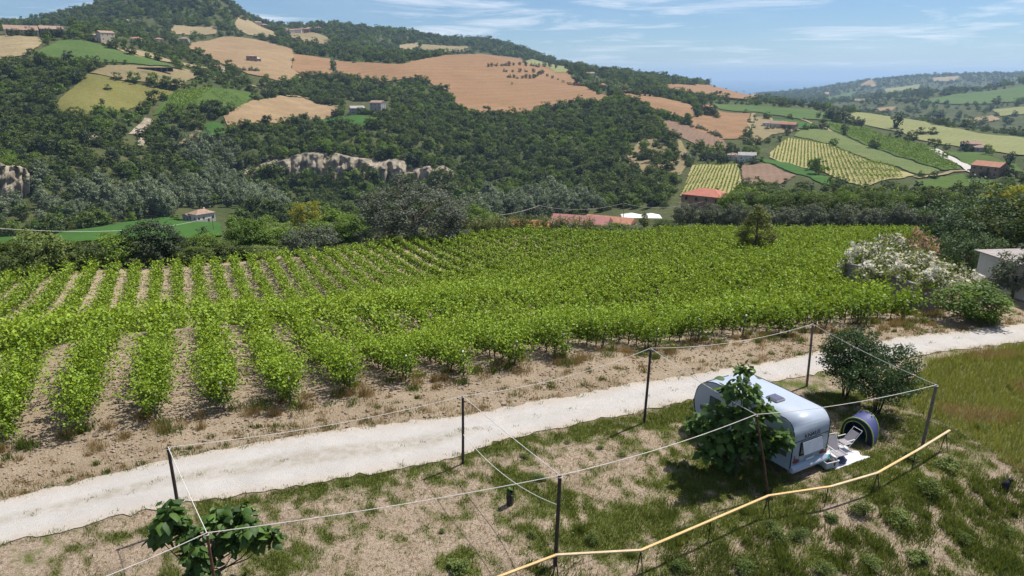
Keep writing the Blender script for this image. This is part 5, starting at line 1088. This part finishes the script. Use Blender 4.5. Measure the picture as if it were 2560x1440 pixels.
# white marquee with two peaks
g = at(1602, 552, 262 * S); g.z = hgt(g.x, g.y); mq_ = thing('marquee', 'white roofed marquee with shallow peaks beyond the vineyard', 'marquee', g, math.atan2(-g.x, g.y) + .12)
for k in (-1, 1):
    b = B(); c_ = b.b.verts.new((k * 4.6, 0, 5.6)); q = [b.b.verts.new((k * 4.6 + sx * 4.6, sy * 4.5, 4.0)) for sx, sy in ((-1, -1), (1, -1), (1, 1), (-1, 1))]; [b.b.faces.new((q[i], q[(i + 1) % 4], c_)) for i in range(4)]; b.obj('roof_panel', 'white_sheet', mq_)
    for sx in (-1, 1):
        for sy in (-1, 1): B().tube([(k * 4.6 + sx * 4.5, sy * 4.4, -.4), (k * 4.6 + sx * 4.5, sy * 4.4, 4.0)], .07, 6).obj('pole', 'white_tube', mq_)
for a in [
 (130,90,22,12,7,10,'large farmhouse with brown roof on the far left ridge','grey_wall','old_tile'),(55,90,30,12,6,5,'long pale farm building at the left edge of the ridge','cream','old_tile'),
 (266,104,15,10,9,25,'yellow country house above the green hillside field','cream','old_tile'),(240,100,9,8,5,25,'small annex left of the yellow country house','grey_wall','old_tile'),
 (342,109,13,9,6,-15,'white house with pale roof right of the yellow country house','pale_wall','terracotta'),(398,108,11,9,6,20,'beige hillside house third from the yellow country house','cream','terracotta'),(462,108,13,10,7,-20,'grey house on the slope under the summit field','grey_wall','old_tile'),
 (326,60,14,9,6,10,'white house alone on the wooded slope under the summit','pale_wall','old_tile'),(546,180,12,9,6,-25,'pink villa beside the white farm track','cream','terracotta'),
 (630,154,11,9,7,20,'brown farmhouse between the tan hillside fields','brick_wall','old_tile'),(644,154,7,7,4,20,'small grey barn beside the brown farmhouse','grey_wall','white_sheet'),(655,97,9,8,5,0,'small house at the top of the tan hillside','grey_wall','old_tile'),
 (945,274,14,11,8,-30,'grey brown farmhouse among trees above the clover meadow','grey_wall','old_tile'),(893,284,15,9,6,10,'low grey barn left of the farmhouse above the clover meadow','grey_wall','grey_wall'),
 (1638,316,11,9,5,-10,'small red roofed house at the wood edge','brick_wall','red_tile'),(1768,278,12,9,6,20,'red roofed house hidden in a dark clump of trees','brick_wall','red_tile'),
 (1945,320,18,10,5,-15,'long farmhouse with brown roof above the striped vineyard','cream','old_tile'),(1972,322,16,9,5,-15,'second farm building right of the long farmhouse','brick_wall','terracotta'),(1915,316,8,7,4,0,'white farm shed left of the long farmhouse','pale_wall','old_tile'),
 (1866,402,14,9,5,5,'pale flat farm building above the ploughed plot','pale_wall','grey_wall'),(1832,398,9,8,4,5,'small pale shed left of the flat farm building','pale_wall','old_tile'),
 (2470,440,17,12,7,-25,'pink house with terracotta roof by the white road on the right','brick_wall','terracotta'),(2424,376,14,9,6,10,'grey farmhouse among trees on the pale meadow slope','grey_wall','old_tile'),(2455,380,12,8,4,10,'low barn right of the grey farmhouse','grey_wall','old_tile'),
 (1476,193,14,10,7,0,'white house on the skyline beyond the orange field','pale_wall','old_tile'),(1505,220,12,9,5,0,'small house in the trees at the end of the orange field','pale_wall','terracotta'),(1320,136,16,10,7,0,'ruined house on the small wooded summit','grey_wall','old_tile')]:
    px, py, w, d, h, yw, lb, wa, ro = a; house(px, py, w * 1.1, d * 1.1, h * 1.05, yw, lb, wa, ro, w < 14, None, None, max(2, int(w / 4)), 2 if h > 5 else 1, w > 10)
for k in range(17):
    px = 648 + k * 9.6 + random.uniform(-3, 3); py = 57 - 4 * math.sin(k * .5) + random.uniform(-2, 5); house(px, py, random.uniform(11, 18), 10, random.uniform(8, 13), random.uniform(-40, 40), '%s small house from the left in the hilltop village on the skyline' % ordw(k), random.choice(['cream', 'pale_wall', 'brick_wall']), random.choice(['terracotta', 'old_tile']), k % 2, None, 1640 + random.uniform(-40, 60), 3, 2, False)['group'] = 'houses of the hilltop village'
g = ground(390, 178); sh = thing('open_barn', 'long low open fronted barn with dark bays on the dry slope', 'barn', g, math.atan2(-g.x, g.y)); B().box((0, 3, 1.6), (34, .4, 4)).obj('rear_wall', 'grey_wall', sh); B().box((0, -.2, 3.7), (35, 7.5, .35)).obj('roof', 'old_tile', sh)
B().box((0, 2.5, 1.6), (33, .3, 3.6)).obj('bay_shade_sheet', 'dark_opening', sh)  # near-black sheet before the rear wall paints the shade inside the bays
for k in range(7): B().box((-16.5 + k * 5.5, -3.6, 1.6), (.4, .4, 4)).obj('pillar', 'grey_wall', sh)
# ------------------------------------------------------------------ lone trees on the far slopes
def far_tree(px, py, hpx, kind, lab, group, wf=1.0):
    g = ground(px, py); r = math.hypot(g.to_2d().length, g.z - H_CAM); H = hpx * r / FPX; pr = FARP[kind]; put_tree('field_tree', pr, g - Vector((0, 0, .3)), H, H * pr[3] / pr[2] * wf, lab, group)
for px, py, h, k, lab in [(236,45,26,'f1','single round tree on the skyline left of the wooded summit'),(160,52,18,'f2','round tree on the left skyline above the ridge houses'),(182,52,16,'f1','second round tree on the left skyline'),
 (2242,322,36,'f8','big dark round tree on the pale meadow slope'),(2046,438,46,'f4','large green tree at the lower edge of the striped vineyard'),(2110,458,16,'f1','small tree under the striped vineyard'),(2302,444,18,'f1','small round tree at the tip of the striped vineyard'),(2340,308,28,'f8','dark tree at the ridge end above the pale meadow'),(2300,338,20,'f3','dark bushy clump below the big round tree on the meadow'),(2330,338,20,'f3','right half of the dark clump on the meadow'),
 (2338,372,24,'f2','pair tree beside the top of the white road'),(2366,374,16,'f1','smaller tree right of the top of the white road'),(2410,380,24,'f8','dark tree against the grey farmhouse on the meadow'),(2522,416,30,'f8','dark tree beside the right frame edge below the meadow'),(2045,296,14,'f8','dark tree at the left end of the ridge tree row'),
 (1520,250,36,'cy','tall dark cypress at the top of the wood'),(1592,262,22,'f8','dark round tree right of the cypress'),(1388,174,14,'cy','small cypress at the end of the orange field'),(1337,164,9,'cy','tiny cypress on the yellow field'),(1310,158,10,'f3','dark bush on the top edge of the orange field'),(1372,262,10,'f3','lone bush at the right of the orange field'),(1280,212,7,'f3','lone bush under the grove in the orange field'),(962,206,20,'f4','pale tree at the lower edge of the orange field'),(870,196,12,'f8','dark tree at the left end of the orange field'),
 (885,158,8,'f3','tiny tree on the upper left of the orange field'),(270,225,14,'f3','dark bush on the olive coloured pasture'),(257,262,14,'f8','round bush on the lower pasture'),(590,222,26,'cy','dark cypress beside the white track'),(605,222,20,'cy','second cypress beside the white track'),(505,208,12,'f8','round tree left of the cypresses'),(1865,385,24,'f4','green tree above the flat farm building'),(1850,420,20,'f8','dark tree beside the flat farm building')]: far_tree(px, py, h, k, lab, None)
def tree_line(pts, n, hpx, kinds, lab, group, jit=2.0, wf=1.0):
    for k in range(n):
        t = (k + .5) / n * (len(pts) - 1); i = min(int(t), len(pts) - 2); f = t - i; px = pts[i][0] * (1 - f) + pts[i + 1][0] * f; py = pts[i][1] * (1 - f) + pts[i + 1][1] * f
        far_tree(px + random.uniform(-jit, jit), py + random.uniform(-jit, jit) * .5, hpx * random.uniform(.75, 1.25), random.choice(kinds), ordw(k) + ' from the left, ' + lab, group, wf)
tree_line([(2064,296),(2100,303),(2160,318)], 9, 22, ['f8', 'f1'], 'tree in the dark row on the ridge above the long vineyard', 'tree row on the right ridge')
tree_line([(1215,168),(1290,165),(1400,172)], 14, 11, ['f7', 'f8'], 'small tree at the top of the grove in the orange field', 'grove in the orange field'); tree_line([(1255,180),(1360,184),(1330,198),(1270,196)], 18, 10, ['f7', 'f8'], 'olive tree inside the grove in the orange field', 'grove in the orange field')
tree_line([(1360,190),(1420,212),(1440,215)], 9, 8, ['f8', 'f3'], 'bush in the line across the right of the orange field', 'bush line on the orange field'); tree_line([(1440,214),(1520,225),(1600,240),(1700,246)], 22, 16, ['f8', 'f1', 'f3'], 'tree in the belt beyond the orange field', 'tree belt beyond the orange field')
tree_line([(1705,310),(1780,335),(1800,345)], 14, 12, ['f7'], 'olive tree in the row between the ploughed fields', 'olive row between the ploughed fields', 4); tree_line([(1870,345),(1890,300)], 8, 9, ['f7'], 'olive tree beside the white farm lane', 'olives beside the farm lane', 4)
tree_line([(1735,290),(1790,292)], 10, 20, ['f8', 'f1'], 'tree of the dark clump around the red roofed house', 'dark clump on the right slope', 8); tree_line([(1700,400),(1760,402),(1830,405)], 14, 20, ['f7', 'f8', 'cy'], 'tree in the grove left of the flat farm building', 'grove by the flat farm building', 7)
tree_line([(430,128),(560,172),(650,180)], 16, 12, ['f7', 'f8'], 'tree lining the farm lane on the left hill', 'trees lining the hill lane', 3); tree_line([(280,115),(420,112),(470,115)], 14, 14, ['f8', 'f1'], 'tree among the houses on the left hill', 'trees among the hill houses', 5)
tree_line([(1660,218),(1760,212),(1850,232),(1900,240)], 10, 6, ['f8'], 'small tree on the far orange hill', 'trees on the far orange hill', 6); tree_line([(20,92),(120,92),(180,96)], 12, 18, ['f8', 'f1'], 'tree around the farmhouses of the left ridge', 'trees of the left ridge', 4)
tree_line([(2445,445),(2500,440),(2560,452)], 8, 22, ['f8', 'f1'], 'tree around the pink house on the right', 'trees around the pink house', 5); tree_line([(1910,322),(1990,328)], 6, 12, ['f8', 'f7'], 'tree in the farm yard on the right slope', 'farm yard trees', 4)
tree_line([(570,45),(640,55),(820,64),(960,84),(1100,100)], 40, 12, ['f8', 'f1', 'cy'], 'tree on the skyline of the wooded ridge', 'skyline trees of the ridge', 3); tree_line([(1980,262),(2050,272),(2060,280)], 8, 12, ['f8'], 'tree along the edge of the right crop field', 'trees of the right crop field', 3)

# ------------------------------------------------------------------ grass, straw, clods
def blades(x, y, h, w, rng, lean=.5, flatb=False, z0=0.0):
    n = len(x); z = hgt(x, y) + z0; a = rng.uniform(0, 6.28, n); c = np.column_stack([x, y, z]); W_ = np.column_stack([np.cos(a), np.sin(a), np.zeros(n)]) * (w * .5)[:, None]
    b = rng.uniform(0, 6.28, n); l = rng.uniform(.1, lean, n) * h; up = h * (.12 if flatb else 1.0); tip = c + np.column_stack([np.cos(b) * l, np.sin(b) * l, np.broadcast_to(up, (n,))])
    if flatb: tip = c + np.column_stack([np.cos(b) * h, np.sin(b) * h, h * rng.uniform(.02, .3, n)])
    P = np.stack([c - W_, c + W_, tip], 1).reshape(-1, 3); return P, np.arange(n * 3).reshape(n, 3)
def blade_obj(name, x, y, h, w, mat, lab, seed, tone=None, **k):
    rng = np.random.default_rng(seed); P, F = blades(x, y, h, w, rng, **k); t = rng.uniform(0, 1, len(x)) if tone is None else np.clip(tone + rng.normal(0, .2, len(x)), 0, 1)
    return tag(mesh_np(name, P, F, mat, None, {'v': np.repeat(t, 3)}), lab, 'grass', None, 'stuff')
_ro = [(p.x, p.y) for p in ROAD]
rng = np.random.default_rng(5); n = 520000; gx = rng.uniform(-16, 27, n); gy = rng.uniform(12, 33, n); pq, _ = None, None
inr = in_poly(gx, gy, _ro); near_side = gy < np.interp(gx, [p.x for p in _rb], [p.y for p in _rb]) - .05
px_, py_ = project(gx, gy, hgt(gx, gy)); vis = (px_ > -60) & (px_ < 2620) & (py_ < 1500)
_mc = mq[0].lerp(mq[2], .5); MATP = [tuple((q + (q - _mc) * .06)[:2]) for q in mq]; vis &= ~in_poly(gx, gy, MATP)
G = greenness(gx, gy); tall = in_poly(gx, gy, TALL)
k = vis & ~inr & near_side & ~tall & (rng.uniform(0, 1, n) < np.clip(G * 1.3 - .22, 0.02, 1))
blade_obj('grass', gx[k], gy[k], rng.uniform(.05, .17, k.sum()) * (.65 + .45 * G[k] + .45 * np.clip(nz(gx[k], gy[k], .33, 9.), -.6, 1)), rng.uniform(.015, .035, k.sum()), 'grass_blade', 'patchy green lawn grass on the camp terrace', 1, np.clip(.5 + .45 * nz(gx[k], gy[k], .9, 3.) + .25 * nz(gx[k], gy[k], .3, 1.), 0, 1))
k2 = vis & ~inr & near_side & ~tall & (rng.uniform(0, 1, n) < .10 + .12 * np.clip(nz(gx, gy, .7, 6.), 0, 1)); blade_obj('dry_lawn_grass', gx[k2], gy[k2], rng.uniform(.05, .17, k2.sum()), rng.uniform(.012, .028, k2.sum()), 'straw_blade', 'dry straw coloured blades among the lawn grass', 21)
n = 150000; mx2 = rng.uniform(12, 44, n); my2 = rng.uniform(16, 46, n); k = in_poly(mx2, my2, TALL); u_ = nz(mx2, my2, 2.2); k &= rng.uniform(0, 1, n) < .9
blade_obj('meadow_grass', mx2[k & (u_ < .6)], my2[k & (u_ < .6)], rng.uniform(.25, .6, (k & (u_ < .6)).sum()), rng.uniform(.02, .045, (k & (u_ < .6)).sum()), 'meadow_blade' if leaf('meadow_blade', (.085, .125, .018), (.285, .300, .070), .35, .03) else '', 'tall olive meadow grass on the right below the road', 2, lean=.7)
kk = k & (u_ >= .48); blade_obj('dry_meadow_grass', mx2[kk], my2[kk], rng.uniform(.3, .65, kk.sum()), rng.uniform(.02, .04, kk.sum()), 'straw_blade', 'dry straw coloured patches in the right meadow', 3, lean=.7)
# straw litter and clods on the bare soil
n = 120000; sx = rng.uniform(-24, 34, n); sy = rng.uniform(11, 46, n); q1, q2 = ps(sx, sy); px_, py_ = project(sx, sy, hgt(sx, sy)); k = (px_ > -40) & (px_ < 2600) & (py_ < 1480) & ~in_poly(sx, sy, _ro) & ~in_poly(sx, sy, TALL) & ~in_poly(sx, sy, MATP) & (rng.uniform(0, 1, n) < .55 + .45 * nz(sx, sy, .8, 1.))
blade_obj('straw_litter', sx[k], sy[k], rng.uniform(.05, .16, k.sum()), rng.uniform(.01, .022, k.sum()), 'straw_blade', 'dry straw litter on the bare soil', 4, flatb=True, z0=.012)
def clods(x, y, s, rng, mat, name, lab):
    o = np.array([(1, 0, 0), (-1, 0, 0), (0, 1, 0), (0, -1, 0), (0, 0, 1), (0, 0, -1)], float); f = np.array([(0, 2, 4), (2, 1, 4), (1, 3, 4), (3, 0, 4), (2, 0, 5), (1, 2, 5), (3, 1, 5), (0, 3, 5)]); n = len(x)
    c = np.column_stack([x, y, hgt(x, y) + s * .2]); a = rng.uniform(0, 6.28, n); P = o[None] * rng.uniform(.6, 1.2, (n, 6, 1)) * s[:, None, None] * np.array([1, 1, .65]); ca, sa = np.cos(a)[:, None], np.sin(a)[:, None]
    P = np.stack([P[:, :, 0] * ca - P[:, :, 1] * sa, P[:, :, 0] * sa + P[:, :, 1] * ca, P[:, :, 2]], -1) + c[:, None, :]; F = (f[None] + (np.arange(n) * 6)[:, None, None]).reshape(-1, 3)
    return tag(mesh_np(name, P.reshape(-1, 3), F, mat, None, {'tilled': np.ones(n * 6), 'green': np.zeros(n * 6)}), lab, 'soil', None, 'stuff')
n = 46000; x = rng.uniform(-26, 40, n); y = rng.uniform(20, 52, n); q1, q2 = ps(x, y); px_, py_ = project(x, y, hgt(x, y)); north = y > np.interp(x, [p.x for p in _rt], [p.y for p in _rt]) + .15
k = north & (q2 < row_start(q1) + 14) & (px_ > -30) & (px_ < 2590) & (rng.uniform(0, 1, n) < .5 + .5 * nz(x, y, 1.6, 2.)); clods(x[k], y[k], rng.uniform(.025, .10, k.sum()) * rng.uniform(.6, 1.4, k.sum()), rng, 'vineyard_soil', 'soil_clods', 'crumbly clods of tilled clay along the vine headland')
n = 9000; x = rng.uniform(-16, 40, n); y = rng.uniform(14, 45, n); k = in_poly(x, y, _ro); clods(x[k], y[k], rng.uniform(.012, .04, k.sum()), rng, 'white_gravel', 'gravel_stones', 'loose pale stones on the gravel road')
# dry weeds at the row ends, greener ones too
xs_, ys_, hs_, gx2, gy2, gh2 = [], [], [], [], [], []
for i in range(-3, 17):
    p = .34 + 2.52 * i; s0 = float(row_start(p))
    for c in range(9):
        u, w = s0 + rng.uniform(-1.6, .5), p + rng.normal(0, .75); m = int(rng.uniform(60, 190)); r = rng.uniform(.18, .5); cx2, cy2 = (RP.x * w + RD.x * u) * S, (RP.y * w + RD.y * u) * S
        tgt = (xs_, ys_, hs_) if c < 6 else (gx2, gy2, gh2); tgt[0].append(rng.normal(cx2, r * .6, m)); tgt[1].append(rng.normal(cy2, r * .6, m)); tgt[2].append(rng.uniform(.18, .62, m) * rng.uniform(.6, 1.1))
for c in range(320):
    x = rng.uniform(-24, 36); yr = np.interp(x, [p.x for p in _rt], [p.y for p in _rt]); y = yr + abs(rng.normal(0, 1.6)) + .1; q1_, q2_ = ps(x, y)
    if q2_ > row_start(q1_) + 1: continue
    m = int(rng.uniform(15, 80)); r = rng.uniform(.08, .3); tgt = (xs_, ys_, hs_) if rng.uniform() < .68 else (gx2, gy2, gh2); tgt[0].append(rng.normal(x, r, m)); tgt[1].append(rng.normal(y, r * .7, m)); tgt[2].append(rng.uniform(.06, .28, m))
f = np.concatenate; blade_obj('dry_weeds', f(xs_), f(ys_), f(hs_), rng.uniform(.015, .035, len(f(xs_))), 'straw_blade', 'dry straw coloured weeds at the ends of the vine rows', 6, lean=.6); blade_obj('headland_weeds', f(gx2), f(gy2), f(gh2), rng.uniform(.02, .05, len(f(gx2))), 'weed_leaf', 'green weeds at the ends of the vine rows', 7, lean=.6)
# grass tufts on the road crown and along its verges
rx, ry, rh_ = [], [], []
for t in np.linspace(.02, .98, 150):
    a = spline(_rt, 8); c = spline(_rb, 8); i = int(t * (len(a) - 1)); j = int(t * (len(c) - 1)); A2, C2 = a[i], c[j]
    for edge in (0.0, 1.0, .5 + rng.normal(0, .05)):
        if edge not in (0.0, 1.0) and rng.uniform() > .22: continue
        m = int(rng.uniform(8, 40)); q = A2.lerp(C2, edge); rx.append(rng.normal(q.x + rng.normal(0, .25), .13, m)); ry.append(rng.normal(q.y + rng.normal(0, .12), .10, m)); rh_.append(rng.uniform(.04, .16, m))
blade_obj('verge_grass', f(rx), f(ry), f(rh_), rng.uniform(.015, .03, len(f(rx))), 'grass_blade', 'small grass tufts on the crown and edges of the gravel road', 8, lean=.7, z0=.02)
# bank below the railing: weed tussocks
bx, by, bh, bt = [], [], [], []
for c in range(1900):
    x, y = rng.uniform(-1, 24), rng.uniform(9, 25); lim = np.interp(x / S, [-20, 1, 3.4, 7.9, 9.9, 12, 16, 30], [10.5, 14.9, 15.4, 17.6, 18.2, 19.2, 21.9, 26]) * S
    if y > lim - .1 and not (rng.uniform() < .12 and y < lim + 3): continue
    if nz(x, y, 1.6, 5.) < -.4: continue
    m = int(rng.uniform(40, 170)); r = rng.uniform(.08, .3); bx.append(rng.normal(x, r, m)); by.append(rng.normal(y, r, m)); bh.append(rng.uniform(.12, .45, m) * rng.uniform(.5, 1.1)); bt.append(np.full(m, rng.uniform(.1, .9)))
blade_obj('bank_weeds', f(bx), f(by), f(bh), rng.uniform(.02, .05, len(f(bx))), 'weed_leaf', 'tufts of green weeds covering the bank below the railing', 9, f(bt), lean=.8)
# single bushes
def bush_mesh(seed, mat, ls):
    p, tone, c, rg = crown_pts('dome', 1300, 30, (.50, .46, .46), .24, seed, .05); p[:, 2] += .30; p[:, 2] = np.maximum(p[:, 2], .02); P, F, t = leaves(p, ls * rg.uniform(.6, 1.3, len(p)), .3, rg, .5, v=tone); return mesh_np('bush', P, F, mat, attrs={'v': t}, col=False)
BUSH = [bush_mesh(81, 'weed_leaf', .09), bush_mesh(82, 'weed_leaf', .08), bush_mesh(83, 'weed_leaf', .12)]
for px, py, s, kd, lab in [(1482,1350,.85,1,'round dark green weed bush left of the brown foreground post'),(1345,1198,.7,0,'leafy green weed at the middle of the camp lawn'),(1330,1345,.45,0,'small weed left of the dark weed bush'),(1995,1345,.9,1,'dark weed bush under the railing, centre right'),(1945,1350,.9,0,'weed bush left of the centre right dark bush'),(1925,1318,.7,0,'weed at the foot of the railing stakes'),
 (2250,1300,1.1,0,'tall weed bush below the railing bend'),(2330,1230,1.5,1,'largest dark weed thicket below the railing end'),(2150,1285,1.2,0,'broad weed bush below the railing between two stakes'),(2370,1165,1.1,2,'weed bush with pale tops behind the railing end'),(2080,1300,.6,2,'small bright weed below the railing'),(2275,1150,.8,2,'weed bush with pale flowers by the leaning grey post'),
 (2410,1320,.9,0,'grey green weed bush on the right part of the bank'),(2300,1370,.8,2,'bright weed bush low on the bank'),(2180,1390,.9,0,'weed bush at the bottom of the bank, right of centre'),(2060,1420,1.0,1,'dark weed bush at the bottom edge, right of centre'),(1860,1420,.9,0,'weed bush at the bottom edge under the yellow rail'),(1700,1425,.8,2,'bright weed at the bottom edge near the middle stake'),
 (1500,1120,.45,0,'small weed below the road, left of the dark post'),(1555,1135,.5,1,'dark small weed near the dark post'),(1310,1145,.5,0,'weed by the crossing ropes'),(1420,1105,.4,1,'tiny dark weed beside the road verge'),(1700,1200,.5,0,'weed left of the caravan tree shade'),(1150,1425,.8,2,'grassy clump at the bottom edge, centre'),(1105,1330,.35,1,'tiny dark tuft on the bare soil'),(870,1215,.35,1,'tiny tuft beside the road verge on the left'),(2450,1075,.7,2,'weed at the meadow edge on the right'),(2530,1290,.8,0,'weed bush at the right frame edge')]:
    q = flat(px, py); z = hgt(q.x, q.y); e = thing('weed_bush', lab, 'bush', (q.x, q.y, z), random.uniform(0, 6), 'weed bushes of the camp site'); s *= .72; e.scale = (s * random.uniform(1.0, 1.5), s * random.uniform(1.0, 1.5), s * random.uniform(.6, .95)); link('foliage', BUSH[kd], e)
# small white flowers
n = 500; x = rng.uniform(0, 22, n); y = rng.uniform(12, 25, n); k = (greenness(x, y) > .7) & ~in_poly(x, y, _ro) & ~in_poly(x, y, MATP); P, F, t = leaves(np.column_stack([x[k], y[k], hgt(x[k], y[k]) + .14]), .045, .8); tag(mesh_np('white_flowers', P, F, 'white_petal', None, {'v': t}), 'tiny white flowers dotted in the lawn', 'flowers', None, 'stuff')

# ------------------------------------------------------------------ air: one even haze around everything on the ground
def haze():
    b = NB('haze_air'); v = b.n('ShaderNodeVolumePrincipled'); v.inputs['Color'].default_value = (.50, .72, 1.0, 1); v.inputs['Density'].default_value = 0.00007; v.inputs['Anisotropy'].default_value = .2
    b.l(v.outputs[0], b.out.inputs['Volume']); z0, z1 = -400.0, 330.0
    o = B().box((0, 0, (z0 + z1) / 2), (110000, 110000, z1 - z0)).obj('haze', 'haze_air'); tag(o, 'thin blue summer haze filling the valley air', 'haze', None, 'stuff')
haze()
